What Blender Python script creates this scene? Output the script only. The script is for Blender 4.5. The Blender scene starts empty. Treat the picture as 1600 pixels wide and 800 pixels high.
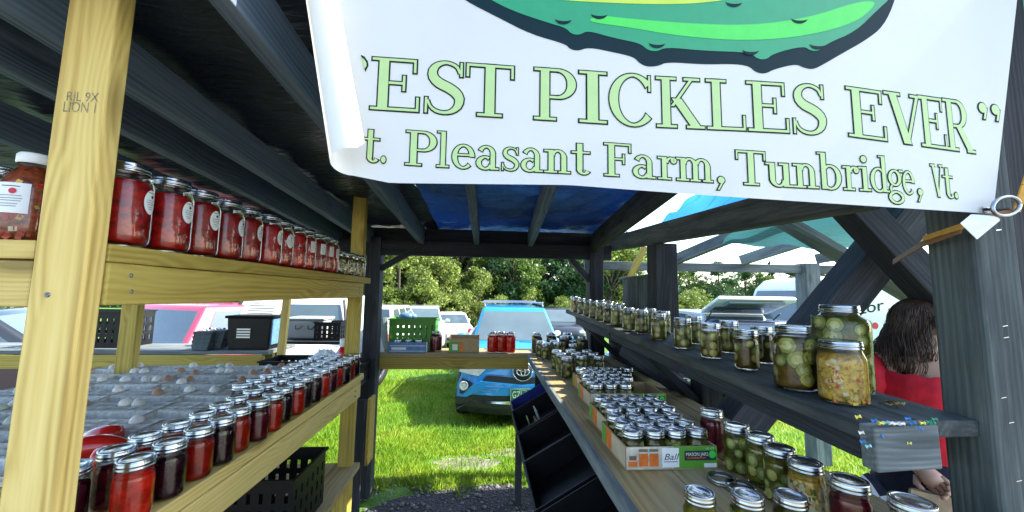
import bpy, bmesh, math, random
import numpy as np
from mathutils import Matrix, Vector, Quaternion
random.seed(7); rng = np.random.default_rng(7)
S = bpy.context.scene
C = S.collection
R = math.radians

# ------------------------------------------------------------------ camera, sky, sun, exposure
FPX = 590.0; EYE = 1.6
_d = np.array([(755-800)/FPX, (458-400)/FPX, 1.0]); _d /= np.linalg.norm(_d)
_r = R(1.3); _u = np.array([math.sin(_r), -math.cos(_r), 0.0]); _u -= _d*_u.dot(_d); _u /= np.linalg.norm(_u)
RM = np.stack([np.cross(_d, _u), _d, _u])
cam_data = bpy.data.cameras.new('camera'); cam = bpy.data.objects.new('camera', cam_data); C.objects.link(cam)
cam_data.sensor_width = 36; cam_data.lens = 36*FPX/1600; cam_data.clip_end = 2000; cam_data.clip_start = 0.02
cam.matrix_world = Matrix((
    (RM[0][0], -RM[0][1], -RM[0][2], 0), (RM[1][0], -RM[1][1], -RM[1][2], 0),
    (RM[2][0], -RM[2][1], -RM[2][2], EYE), (0, 0, 0, 1)))
S.camera = cam
SUN_EL, SUN_AZ = 44.0, 87.0          # degrees; azimuth clockwise from +Y (0) towards +X (90)
W = bpy.data.worlds.new('World'); S.world = W; W.use_nodes = True
wn = W.node_tree; sky = wn.nodes.new('ShaderNodeTexSky'); sky.sky_type = 'NISHITA'; sky.sun_disc = False
sky.sun_elevation = R(SUN_EL); sky.sun_rotation = R(SUN_AZ); sky.air_density = 1.0; sky.dust_density = 1.2
bg = wn.nodes['Background']; bg.inputs['Strength'].default_value = 0.15
wn.links.new(sky.outputs[0], bg.inputs['Color'])
sun_d = bpy.data.lights.new('sun', 'SUN'); sun_d.energy = 3.6; sun_d.angle = R(0.5); sun_d.color = (1, .92, .76)
sun = bpy.data.objects.new('sun', sun_d); C.objects.link(sun)
_s = Vector((math.cos(R(SUN_EL))*math.sin(R(SUN_AZ)), math.cos(R(SUN_EL))*math.cos(R(SUN_AZ)), math.sin(R(SUN_EL))))
sun.rotation_euler = _s.to_track_quat('Z', 'Y').to_euler(); sun.location = (20, 5, 20)
S.view_settings.view_transform = 'Standard'; S.view_settings.look = 'None'
S.view_settings.exposure = 2.05; S.view_settings.gamma = 1.0; S.view_settings.use_curve_mapping = False
S.cycles.max_bounces = 6; S.cycles.diffuse_bounces = 3; S.cycles.glossy_bounces = 3
S.cycles.transparent_max_bounces = 24; S.cycles.transmission_bounces = 4
S.cycles.caustics_reflective = False; S.cycles.caustics_refractive = False
S.cycles.use_denoising = True

# ------------------------------------------------------------------ helpers
def at(px, py, X=None, Y=None, Z=None):
    "point of the place behind a photograph pixel at a known X, Y or Z"
    r = RM @ np.array([(px-800)/FPX, (py-400)/FPX, 1.0])
    t = X/r[0] if X is not None else Y/r[1] if Y is not None else (Z-EYE)/r[2]
    return Vector((r[0]*t, r[1]*t, r[2]*t+EYE))

def ground(y):
    return float(np.interp(y, [-20, 3, 6.1, 9, 14, 25, 60, 400], [0, 0, -.26, -.42, -.6, -.95, -1.3, -1.3]))

MATS = {}
def nodes(m):
    nt = m.node_tree
    def N(t, **k):
        n = nt.nodes.new(t)
        for a, b in k.items():
            if a == 'ins':
                for i, v in b.items():
                    if isinstance(v, bpy.types.NodeSocket): nt.links.new(v, n.inputs[i])
                    else: n.inputs[i].default_value = v
            else: setattr(n, a, b)
        return n
    return nt, N

def ramp(N, fac, stops):
    n = N('ShaderNodeValToRGB', ins={0: fac}); e = n.color_ramp.elements
    while len(e) < len(stops): e.new(.5)
    for i, (p, c) in enumerate(stops): e[i].position = p; e[i].color = (*c, 1)
    return n.outputs[0]

def new_mat(name):
    m = bpy.data.materials.new(name); m.use_nodes = True; MATS[name] = m
    return m, m.node_tree.nodes['Principled BSDF']

def plain(name, col, rough=.6, metal=0, var=.12, scale=30, bump=0.0, spec=.5, coat=0, trans=0.0, bscale=None, rnd=0.0):
    "principled with slight procedural colour variation; trans mixes in translucency"
    m, p = new_mat(name); nt, N = nodes(m)
    tc = N('ShaderNodeTexCoord')
    no = N('ShaderNodeTexNoise', ins={'Vector': tc.outputs['Object'], 'Scale': scale, 'Detail': 5, 'Roughness': .6})
    d = tuple(c*(1-var*1.6) for c in col); l = tuple(min(1, c*(1+var)) for c in col)
    c = ramp(N, no.outputs[0], [(.3, d), (.7, l)])
    if rnd:
        oi = N('ShaderNodeObjectInfo'); br = N('ShaderNodeMapRange', ins={0: oi.outputs['Random'], 3: 1-rnd, 4: 1+rnd})
        c = N('ShaderNodeHueSaturation', ins={'Value': br.outputs[0], 'Color': c}).outputs[0]
    nt.links.new(c, p.inputs['Base Color'])
    p.inputs['Roughness'].default_value = rough; p.inputs['Metallic'].default_value = metal
    p.inputs['Specular IOR Level'].default_value = spec; p.inputs['Coat Weight'].default_value = coat
    if bump:
        nb = N('ShaderNodeTexNoise', ins={'Vector': tc.outputs['Object'], 'Scale': bscale or scale*2, 'Detail': 6})
        b = N('ShaderNodeBump', ins={'Strength': bump, 'Distance': .01, 'Height': nb.outputs[0]})
        nt.links.new(b.outputs[0], p.inputs['Normal'])
    if trans:
        t = N('ShaderNodeBsdfTranslucent', ins={0: c}); mx = N('ShaderNodeMixShader', ins={0: trans, 1: p.outputs[0], 2: t.outputs[0]})
        nt.links.new(mx.outputs[0], nt.nodes['Material Output'].inputs[0])
    return m

def wood(name, dark, mid, light, period=.011, rough=.65, bump=.35, wear=None, knots=.8, rnd=.22, wv=.24):
    m, p = new_mat(name); nt, N = nodes(m)
    tc = N('ShaderNodeTexCoord'); oi = N('ShaderNodeObjectInfo')
    off = N('ShaderNodeVectorMath', operation='SCALE', ins={0: (7.3, .37, .53)})
    nt.links.new(oi.outputs['Random'], off.inputs['Scale'])
    v = N('ShaderNodeVectorMath', operation='ADD', ins={0: tc.outputs['Object'], 1: off.outputs[0]})
    mp = N('ShaderNodeMapping', ins={'Vector': v.outputs[0], 'Scale': (1.6, 14, 14)})
    warp = N('ShaderNodeTexNoise', ins={'Vector': mp.outputs[0], 'Scale': 1.0, 'Detail': 3})
    mk = N('ShaderNodeMapping', ins={'Vector': v.outputs[0], 'Scale': (2.2, 8, 8)})
    vo = N('ShaderNodeTexVoronoi', feature='F1', ins={'Vector': mk.outputs[0], 'Scale': 1.0})
    kn = N('ShaderNodeMapRange', ins={0: vo.outputs['Distance'], 1: .06, 2: .50, 3: 1.0, 4: 0.0})
    mw = N('ShaderNodeMapping', ins={'Vector': v.outputs[0], 'Scale': (.05, 1, 1)})
    wsum = N('ShaderNodeMath', operation='MULTIPLY_ADD', ins={0: warp.outputs[0], 1: .022})
    kk = N('ShaderNodeMath', operation='MULTIPLY', ins={0: kn.outputs[0], 1: .035*knots}); nt.links.new(kk.outputs[0], wsum.inputs[2])
    av = N('ShaderNodeVectorMath', operation='ADD', ins={0: mw.outputs[0]}); nt.links.new(wsum.outputs[0], av.inputs[1])
    wave = N('ShaderNodeTexWave', wave_type='RINGS', rings_direction='X', ins={'Vector': av.outputs[0], 'Scale': 2*math.pi/(20*period), 'Distortion': .6, 'Detail': 1.5, 'Detail Scale': .6})
    mf = N('ShaderNodeMapping', ins={'Vector': v.outputs[0], 'Scale': (6, 150, 150)})
    fine = N('ShaderNodeTexNoise', ins={'Vector': mf.outputs[0], 'Scale': 1.0, 'Detail': 4})
    mbig = N('ShaderNodeMapping', ins={'Vector': v.outputs[0], 'Scale': (3, 16, 16)})
    big = N('ShaderNodeTexNoise', ins={'Vector': mbig.outputs[0], 'Scale': 1.0, 'Detail': 6, 'Roughness': .65})
    wamp = N('ShaderNodeMath', operation='MULTIPLY', ins={0: wave.outputs['Fac']})
    ms = N('ShaderNodeMapping', ins={'Vector': v.outputs[0], 'Scale': (1.1, 22, 22)})
    st = N('ShaderNodeTexNoise', ins={'Vector': ms.outputs[0], 'Scale': 1.0, 'Detail': 3})
    stm = N('ShaderNodeMapRange', ins={0: st.outputs[0], 1: .3, 2: .7, 3: .15, 4: 1.6}); nt.links.new(stm.outputs[0], wamp.inputs[1])
    a = N('ShaderNodeMath', operation='MULTIPLY_ADD', ins={0: wamp.outputs[0], 1: wv})
    b = N('ShaderNodeMath', operation='MULTIPLY', ins={0: fine.outputs[0], 1: .42}); b2 = N('ShaderNodeMath', operation='MULTIPLY_ADD', ins={0: st.outputs[0], 1: .40}); nt.links.new(b.outputs[0], b2.inputs[2]); nt.links.new(b2.outputs[0], a.inputs[2])
    col = ramp(N, a.outputs[0], [(.15, light), (.5, mid), (.92, dark)])
    kd = N('ShaderNodeMapRange', ins={0: vo.outputs['Distance'], 1: .07, 2: .20, 3: knots, 4: 0.0})
    mx = N('ShaderNodeMix', data_type='RGBA', ins={0: kd.outputs[0], 6: col, 7: (*[c*.35 for c in dark], 1)})
    out = mx.outputs[2]
    if wear:
        wr = N('ShaderNodeMapRange', ins={0: big.outputs[0], 1: .42, 2: .68, 3: 0.0, 4: .8})
        m2 = N('ShaderNodeMix', data_type='RGBA', ins={0: wr.outputs[0], 6: out, 7: (*wear, 1)}); out = m2.outputs[2]
    br = N('ShaderNodeMapRange', ins={0: oi.outputs['Random'], 3: 1-rnd, 4: 1+rnd})
    hv = N('ShaderNodeHueSaturation', ins={'Value': br.outputs[0], 'Color': out})
    nt.links.new(hv.outputs[0], p.inputs['Base Color'])
    p.inputs['Roughness'].default_value = rough; p.inputs['Specular IOR Level'].default_value = .2
    bp = N('ShaderNodeBump', ins={'Strength': bump, 'Distance': .004, 'Height': a.outputs[0]})
    nt.links.new(bp.outputs[0], p.inputs['Normal'])
    return m

def glass_thin(name, tint=(.96, .98, .96), refl=1.0, rough=.03):
    m = bpy.data.materials.new(name); m.use_nodes = True; MATS[name] = m
    nt, N = nodes(m); nt.nodes.remove(nt.nodes['Principled BSDF'])
    tr = N('ShaderNodeBsdfTransparent', ins={0: (*tint, 1)}); gl = N('ShaderNodeBsdfGlossy', ins={0: (1, 1, 1, 1), 'Roughness': rough})
    tc = N('ShaderNodeTexCoord'); nz = N('ShaderNodeTexNoise', ins={'Vector': tc.outputs['Object'], 'Scale': 22, 'Detail': 2})
    bp = N('ShaderNodeBump', ins={'Strength': .12, 'Distance': .01, 'Height': nz.outputs[0]}); nt.links.new(bp.outputs[0], gl.inputs['Normal'])
    fr = N('ShaderNodeFresnel', ins={0: 1.48}); nt.links.new(bp.outputs[0], fr.inputs['Normal'])
    mu = N('ShaderNodeMath', operation='MULTIPLY', use_clamp=True, ins={0: fr.outputs[0], 1: refl})
    mx = N('ShaderNodeMixShader', ins={0: mu.outputs[0], 1: tr.outputs[0], 2: gl.outputs[0]})
    nt.links.new(mx.outputs[0], nt.nodes['Material Output'].inputs[0])
    return m

def tag(o, label=None, cat=None, group=None, kind=None):
    if label: o['label'] = label
    if cat: o['category'] = cat
    if group: o['group'] = group
    if kind: o['kind'] = kind
    return o

def thing(name, loc=(0, 0, 0), label=None, cat=None, group=None, rz=0):
    o = bpy.data.objects.new(name, None); C.objects.link(o); o.empty_display_size = .05
    o.location = loc; o.rotation_euler = (0, 0, rz)
    return tag(o, label, cat, group)

def root_matrix(o):
    m = Matrix.LocRotScale(o.location, o.rotation_euler, o.scale)
    if o.parent: m = root_matrix(o.parent) @ o.matrix_parent_inverse @ m
    return m

def link(name, me, mat, parent=None, local=False, M=None):
    o = bpy.data.objects.new(name, me); C.objects.link(o)
    if mat is not None:
        if len(me.materials): me.materials.clear()
        for k in (mat if isinstance(mat, (list, tuple)) else [mat]): me.materials.append(MATS[k])
    if parent is not None:
        o.parent = parent
        if not local: o.matrix_parent_inverse = root_matrix(parent).inverted()
    if M is not None:
        l, q, s = M.decompose(); o.location = l; o.rotation_mode = 'XYZ'; o.rotation_euler = q.to_euler(); o.scale = s
    return o

class MB:
    def __init__(self): self.v = []; self.f = []; self.m = []; self.mi = 0
    def add(self, v, f, M=None):
        n = len(self.v)
        for p in v:
            p = Vector(p); self.v.append(M @ p if M is not None else p)
        for q in f: self.f.append([i+n for i in q]); self.m.append(self.mi)
        return self
    def box(self, c, s, M=None, taper=1.0):
        x, y, z = s[0]/2, s[1]/2, s[2]/2; t = taper
        v = [(-x*t, -y*t, -z), (x*t, -y*t, -z), (x*t, y*t, -z), (-x*t, y*t, -z), (-x, -y, z), (x, -y, z), (x, y, z), (-x, y, z)]
        v = [Vector(c)+Vector(p) for p in v]
        return self.add(v, [(0, 3, 2, 1), (4, 5, 6, 7), (0, 1, 5, 4), (1, 2, 6, 5), (2, 3, 7, 6), (3, 0, 4, 7)], M)
    def lathe(self, prof, n=20, M=None, caps=(False, False), sq=0.0):
        v = []; f = []
        for r, z in prof:
            for i in range(n):
                a = 2*math.pi*i/n; k = 1.0
                if sq: k = 1-sq*(math.cos(4*a)*.5+.5)*-1*0.5 - sq*.25
                v.append((r*k*math.cos(a), r*k*math.sin(a), z))
        for j in range(len(prof)-1):
            for i in range(n):
                f.append((j*n+i, j*n+(i+1) % n, (j+1)*n+(i+1) % n, (j+1)*n+i))
        if caps[0]: f.append(tuple(range(n-1, -1, -1)))
        if caps[1]: f.append(tuple((len(prof)-1)*n+i for i in range(n)))
        return self.add(v, f, M)
    def tube(self, pts, r, n=8, cap=True):
        pts = [Vector(p) for p in pts]; v = []; f = []; L = len(pts); rr = r if isinstance(r, (list, tuple)) else [r]*L
        t0 = (pts[1]-pts[0]).normalized(); ref = Vector((0, 0, 1)) if abs(t0.z) < .9 else Vector((1, 0, 0))
        for i, p in enumerate(pts):
            t = (pts[min(i+1, L-1)]-pts[max(i-1, 0)]).normalized()
            a = t.cross(ref).normalized(); b = a.cross(t).normalized(); ref = b
            for k in range(n):
                w = 2*math.pi*k/n; v.append(p+a*math.cos(w)*rr[i]+b*math.sin(w)*rr[i])
        for i in range(L-1):
            for k in range(n): f.append((i*n+k, i*n+(k+1) % n, (i+1)*n+(k+1) % n, (i+1)*n+k))
        if cap: f.append(tuple(range(n-1, -1, -1))); f.append(tuple((L-1)*n+k for k in range(n)))
        return self.add(v, f)
    def bar(self, a, b, w, t, up=(0, 0, 1)):
        M, L = frame(a, b, up); return self.box((L/2, 0, 0), (L, w, t), M)
    def prism(self, poly, h, M=None):
        n = len(poly); v = [(x, y, 0) for x, y in poly]+[(x, y, h) for x, y in poly]
        f = [tuple(range(n-1, -1, -1)), tuple(range(n, 2*n))]+[(i, (i+1) % n, n+(i+1) % n, n+i) for i in range(n)]
        return self.add(v, f, M)
    def ball(self, c, r, n=10, k=7, M=None):
        prof = [(math.sin(math.pi*j/k), -math.cos(math.pi*j/k)) for j in range(k+1)]
        r = r if isinstance(r, (tuple, list)) else (r, r, r)
        T = Matrix.Translation(c) @ Matrix.Diagonal((*r, 1))
        if M is not None: T = M @ T
        return self.lathe([(max(a, 1e-3), b) for a, b in prof], n, T)
    def mesh(self, name, bevel=0.0, smooth=False, jit=0.0, seg=1):
        me = bpy.data.meshes.new(name)
        me.from_pydata([tuple(p) for p in self.v], [], self.f)
        if any(self.m): me.polygons.foreach_set('material_index', self.m)
        if bevel or jit:
            bm = bmesh.new(); bm.from_mesh(me)
            bmesh.ops.recalc_face_normals(bm, faces=bm.faces)
            if bevel: bmesh.ops.bevel(bm, geom=bm.edges[:], offset=bevel, segments=seg, profile=.6, affect='EDGES')
            bm.to_mesh(me); bm.free()
        if smooth: me.polygons.foreach_set('use_smooth', [True]*len(me.polygons))
        me.update(); return me
    def build(self, name, mat, parent=None, local=False, M=None, **k):
        return link(name, self.mesh(name, **k), mat, parent, local, M)

def frame(a, b, up=(0, 0, 1)):
    a = Vector(a); b = Vector(b); x = (b-a); L = x.length; x.normalize()
    u = Vector(up); z = (u-x*u.dot(x))
    if z.length < 1e-4: z = Vector((0, 1, 0))-x*x.y
    z.normalize(); y = z.cross(x)
    return Matrix(((x.x, y.x, z.x, a.x), (x.y, y.y, z.y, a.y), (x.z, y.z, z.z, a.z), (0, 0, 0, 1))), L

def board(name, a, b, w, t, mat, parent, up=(0, 0, 1), bevel=.004):
    "a plank from a to b: w across, t thick along up; its own mesh with the grain along local x"
    M, L = frame(a, b, up); n = max(2, int(L/.25)); mb = MB()
    v = []; f = []
    for i in range(n+1):
        x = L*i/n; jy = rng.normal(0, .0012); jz = rng.normal(0, .0008)
        for sy, sz in ((-1, -1), (1, -1), (1, 1), (-1, 1)): v.append((x, sy*w/2+jy, sz*t/2+jz))
    for i in range(n):
        for k in range(4): f.append((4*i+k, 4*i+4+k, 4*i+4+(k+1) % 4, 4*i+(k+1) % 4))
    f.append((0, 1, 2, 3)); f.append((4*n+3, 4*n+2, 4*n+1, 4*n))
    mb.add(v, f); me = mb.mesh(name)
    bm = bmesh.new(); bm.from_mesh(me); bmesh.ops.recalc_face_normals(bm, faces=bm.faces)
    es = [e for e in bm.edges if len(e.link_faces) == 2 and e.calc_face_angle(0) > .5]
    bmesh.ops.bevel(bm, geom=es, offset=bevel, segments=2, profile=.5, affect='EDGES'); bm.to_mesh(me); bm.free()
    return link(name, me, mat, parent, False, M)

def copy_tree(o, parent=None):
    c = o.copy(); C.objects.link(c); c.parent = parent
    if parent is not None: c.matrix_parent_inverse = o.matrix_parent_inverse
    for ch in o.children: copy_tree(ch, c)
    return c

ORD = ['first', 'second', 'third', 'fourth', 'fifth', 'sixth', 'seventh', 'eighth', 'ninth', 'tenth', 'eleventh', 'twelfth', 'thirteenth',
       'fourteenth', 'fifteenth', 'sixteenth', 'seventeenth', 'eighteenth', 'nineteenth', 'twentieth', 'twenty-first', 'twenty-second', 'twenty-third']

_tcache = {}
def text2d(s, size=1.0):
    "built-in font outline as flat mesh data, origin at left baseline; returns verts, faces, width"
    if s not in _tcache:
        cu = bpy.data.curves.new('t', 'FONT'); cu.body = s; cu.size = 1.0; cu.resolution_u = 3
        ob = bpy.data.objects.new('t', cu); me = bpy.data.meshes.new_from_object(ob)
        _tcache[s] = ([(v.co.x, v.co.y) for v in me.vertices], [tuple(p.vertices) for p in me.polygons])
        bpy.data.objects.remove(ob); bpy.data.curves.remove(cu); bpy.data.meshes.remove(me)
    v, f = _tcache[s]; w = max(a for a, b in v) if v else 0
    return [(a*size, b*size) for a, b in v], f, w*size

# ------------------------------------------------------------------ materials
wood('new_pine', (.40, .26, .07), (.64, .48, .155), (.77, .61, .25), period=.012, knots=.7, rnd=.10)
wood('treated_pine', (.24, .16, .03), (.42, .32, .075), (.53, .42, .12), period=.014, knots=1.0, rnd=.14)
wood('post_timber', (.04, .05, .053), (.10, .125, .125), (.20, .235, .23), wv=.13, period=.012, bump=.9, wear=(.045, .06, .065), knots=.7, rough=.8)
wood('counter_wood', (.16, .11, .045), (.30, .225, .10), (.42, .33, .16), period=.016, wear=(.30, .27, .18), knots=.5)
wood('old_timber', (.026, .031, .033), (.080, .094, .096), (.17, .19, .185), wv=.13, period=.013, bump=.8, wear=(.025, .034, .04), knots=.6, rough=.8)
wood('grey_timber', (.06, .075, .08), (.15, .175, .18), (.27, .31, .31), wv=.13, period=.013, bump=.8, wear=(.06, .075, .085), knots=.6, rough=.8)
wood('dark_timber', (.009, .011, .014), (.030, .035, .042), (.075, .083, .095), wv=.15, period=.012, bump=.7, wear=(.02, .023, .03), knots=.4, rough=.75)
wood('rafter_wood', (.05, .075, .12), (.11, .155, .22), (.19, .24, .31), period=.014, bump=.5, knots=.5, rough=.75)
def grass_mat():
    m, p = new_mat('grass_blade'); nt, N = nodes(m); tc = N('ShaderNodeTexCoord')
    a = N('ShaderNodeTexNoise', ins={'Vector': tc.outputs['Object'], 'Scale': 1.1, 'Detail': 5, 'Roughness': .65})
    b = N('ShaderNodeTexNoise', ins={'Vector': tc.outputs['Object'], 'Scale': 45, 'Detail': 3})
    s = N('ShaderNodeMath', operation='MULTIPLY_ADD', ins={0: a.outputs[0], 1: .6}); h = N('ShaderNodeMath', operation='MULTIPLY', ins={0: b.outputs[0], 1: .4}); nt.links.new(h.outputs[0], s.inputs[2])
    c = ramp(N, s.outputs[0], [(.34, (.09, .24, .010)), (.46, (.20, .40, .014)), (.56, (.32, .48, .025)), (.66, (.42, .44, .09))])
    nt.links.new(c, p.inputs['Base Color']); p.inputs['Roughness'].default_value = .55
    t = N('ShaderNodeBsdfTranslucent', ins={0: c}); mx = N('ShaderNodeMixShader', ins={0: .35, 1: p.outputs[0], 2: t.outputs[0]}); nt.links.new(mx.outputs[0], nt.nodes['Material Output'].inputs[0])
grass_mat()
plain('lid_metal', (.58, .60, .61), .24, metal=1, var=.08, scale=60, rnd=.15)
plain('band_metal', (.42, .44, .45), .22, metal=1, var=.12, scale=40, rnd=.15)
plain('white_lid', (.82, .83, .80), .4, var=.03)
plain('sauce', (.58, .012, .009), .35, var=.45, scale=55, trans=.30, rnd=.3)
plain('salsa', (.46, .09, .03), .35, var=.5, scale=90, trans=.25)
plain('jam_red', (.75, .030, .014), .25, var=.35, scale=30, trans=.62, rnd=.3)
plain('jam_dark', (.022, .003, .009), .25, var=.5, scale=30, trans=.35, rnd=.3)
plain('jam_purple', (.16, .008, .022), .25, var=.5, scale=30, trans=.45, rnd=.3)
plain('beet', (.22, .008, .03), .3, var=.4, scale=60, trans=.35)
plain('brine', (.17, .155, .012), .3, var=.5, scale=45, trans=.4, rnd=.3)
plain('brine_dark', (.075, .055, .008), .3, var=.5, scale=45, trans=.35, rnd=.3)
plain('brine_amber', (.17, .095, .010), .3, var=.5, scale=45, trans=.4, rnd=.3)
plain('brine_yellow', (.36, .30, .02), .3, var=.5, scale=45, trans=.45)
plain('relish_base', (.62, .36, .05), .45, var=.4, scale=120, trans=.25)
plain('corn_bit', (.80, .52, .08), .4, var=.2, trans=.2)
plain('pepper_bit', (.60, .06, .02), .4, var=.2, trans=.2)
plain('onion_bit', (.80, .74, .50), .4, var=.1, trans=.2)
plain('rind', (.07, .11, .012), .35, var=.3, scale=60)
plain('flesh', (.34, .36, .07), .35, var=.2, scale=90, trans=.3)
plain('flesh_yellow', (.60, .50, .08), .35, var=.2, scale=90, trans=.3)
plain('seed', (.46, .46, .17), .35, var=.2, scale=90)
glass_thin('jar_glass', refl=.8)
plain('label_paper', (.82, .85, .86), .55, var=.03)
plain('ink', (.02, .025, .03), .6, var=.05)
plain('stamp_ink', (.30, .25, .13), .7, var=.5, scale=300)
plain('ink_grey', (.28, .32, .36), .6, var=.05)
plain('ink_red', (.55, .03, .05), .6, var=.05)
plain('banner_vinyl', (.83, .845, .83), .42, var=.025, scale=3, trans=.30, bump=.25, bscale=5)
plain('print_dark', (.004, .022, .030), .6, var=.05, spec=.15)
plain('print_outline', (.006, .020, .012), .6, var=.05, spec=.15)
plain('print_fill', (.44, .62, .26), .5, var=.03)
plain('print_green', (.015, .30, .13), .5, var=.04)
plain('print_lime', (.06, .62, .08), .5, var=.04)
plain('print_yellow', (.50, .66, .06), .5, var=.04)
plain('black_plastic', (.006, .0065, .008), .45, var=.2, spec=.22)
plain('black_dull', (.006, .0065, .008), .8, var=.2, spec=.15)
plain('blue_plastic', (.015, .03, .22), .4, var=.15)
plain('green_plastic', (.05, .24, .01), .4, var=.15)
plain('tray_blue', (.10, .22, .45), .5, var=.2)
plain('cardboard', (.42, .30, .16), .8, var=.1)
plain('cardboard_dark', (.16, .10, .07), .85, var=.15)
plain('box_print', (.55, .50, .40), .6, var=.3, scale=40)
plain('box_green', (.10, .32, .03), .5, var=.08)
plain('box_tan', (.50, .42, .30), .6, var=.1)
plain('box_orange', (.70, .16, .02), .5, var=.2)
plain('box_white', (.80, .80, .76), .5, var=.03)
plain('pulp', (.56, .56, .53), .9, var=.2, scale=60, bump=.4, rnd=.15)
plain('pulp_dark', (.09, .12, .14), .9, var=.2, scale=60, bump=.4)
plain('egg_white', (.70, .66, .60), .5, var=.06, rnd=.15)
plain('egg_brown', (.42, .22, .12), .5, var=.1, rnd=.15)
plain('egg_green', (.45, .50, .40), .5, var=.08)
plain('pepper_red', (.55, .012, .010), .2, var=.2, scale=12, coat=.4)
plain('pepper_stem', (.16, .20, .04), .6)
plain('paper_white', (.75, .80, .84), .7, var=.04)
plain('paper_grey', (.35, .43, .43), .7, var=.08)
plain('paper_bag', (.50, .36, .22), .85, var=.12, scale=15, bump=.3)
plain('strap_orange', (.55, .28, .02), .6, var=.15, scale=80)
plain('strap_brown', (.25, .12, .04), .6, var=.15, scale=80)
plain('steel', (.35, .38, .42), .3, metal=1, var=.15)
plain('brass', (.55, .42, .16), .3, metal=1, var=.2)
plain('pin_blue', (.02, .20, .55), .35, var=.05); plain('pin_yellow', (.75, .70, .10), .35, var=.05)
plain('pin_white', (.80, .80, .80), .35, var=.05); plain('pin_green', (.03, .28, .16), .35, var=.05); plain('pin_aqua', (.25, .60, .65), .35, var=.05)
plain('skin', (.60, .36, .26), .5, var=.06, scale=12)
plain('hair', (.085, .048, .030), .35, var=.5, scale=40, rnd=.15)
plain('cloth_red', (.66, .010, .03), .75, var=.15, scale=25, bump=.2)
plain('cloth_navy', (.012, .016, .04), .8, var=.2, scale=40)
plain('cloth_check', (.10, .12, .40), .8, var=.8, scale=25)
plain('rubber', (.015, .015, .017), .8, var=.2); plain('rim', (.45, .47, .50), .3, metal=1, var=.1)
plain('car_glass', (.06, .09, .10), .05, var=.2, scale=2, spec=.9, coat=.5)
plain('windscreen', (.09, .13, .14), .06, var=.15, scale=1.2, spec=.8, coat=.6)
plain('chrome', (.75, .76, .78), .15, metal=1, var=.05)
for n, c in dict(paint_blue=(.006, .25, .62), paint_white=(.72, .75, .76), paint_silver=(.42, .46, .48), paint_navy=(.02, .035, .085),
                 paint_red=(.52, .05, .10), paint_black=(.015, .018, .022), paint_grey=(.12, .14, .16)).items():
    plain(n, c, .3, var=.05, scale=3, coat=.7)
plain('car_black', (.014, .015, .017), .5, var=.15); plain('lamp_red', (.60, .01, .02), .2, var=.1, coat=.5); plain('lamp_clear', (.60, .62, .62), .15, var=.1, coat=.5)
plain('plate_green', (.01, .16, .06), .5, var=.05); plain('plate_white', (.75, .80, .75), .5, var=.03)
plain('bark', (.10, .08, .06), .9, var=.35, scale=14, bump=.8)
for n, c in dict(leaf_a=(.12, .21, .03), leaf_b=(.065, .14, .03), leaf_c=(.21, .28, .05), leaf_d=(.025, .07, .032), leaf_e=(.06, .14, .045)).items():
    plain(n, c, .5, var=.45, scale=.9, trans=.3)
plain('hill_green', (.03, .06, .02), .9, var=.5, scale=.2)

def tarp_mat(name, c1, c2, tr):
    m, p = new_mat(name); nt, N = nodes(m)
    tc = N('ShaderNodeTexCoord'); mp = N('ShaderNodeMapping', ins={'Vector': tc.outputs['Object'], 'Scale': (1.2, 6, 1)})
    a = N('ShaderNodeTexNoise', ins={'Vector': tc.outputs['Object'], 'Scale': 1.1, 'Detail': 2})
    b = N('ShaderNodeTexNoise', ins={'Vector': mp.outputs[0], 'Scale': 5, 'Detail': 6, 'Distortion': .6})
    c = ramp(N, a.outputs[0], [(.4, c1), (.6, c2)])
    nt.links.new(c, p.inputs['Base Color']); p.inputs['Roughness'].default_value = .38
    bp = N('ShaderNodeBump', ins={'Strength': .7, 'Distance': .03, 'Height': b.outputs[0]}); nt.links.new(bp.outputs[0], p.inputs['Normal'])
    t = N('ShaderNodeBsdfTranslucent', ins={0: c}); mx = N('ShaderNodeMixShader', ins={0: tr, 1: p.outputs[0], 2: t.outputs[0]})
    nt.links.new(mx.outputs[0], nt.nodes['Material Output'].inputs[0])
tarp_mat('tarp_black', (.008, .011, .017), (.018, .024, .036), .015)
tarp_mat('tarp_blue', (.003, .018, .085), (.008, .06, .30), .06)
tarp_mat('tarp_sky', (.03, .22, .62), (.05, .30, .75), .4)
tarp_mat('tarp_teal', (.04, .15, .18), (.07, .20, .22), .35)

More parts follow.
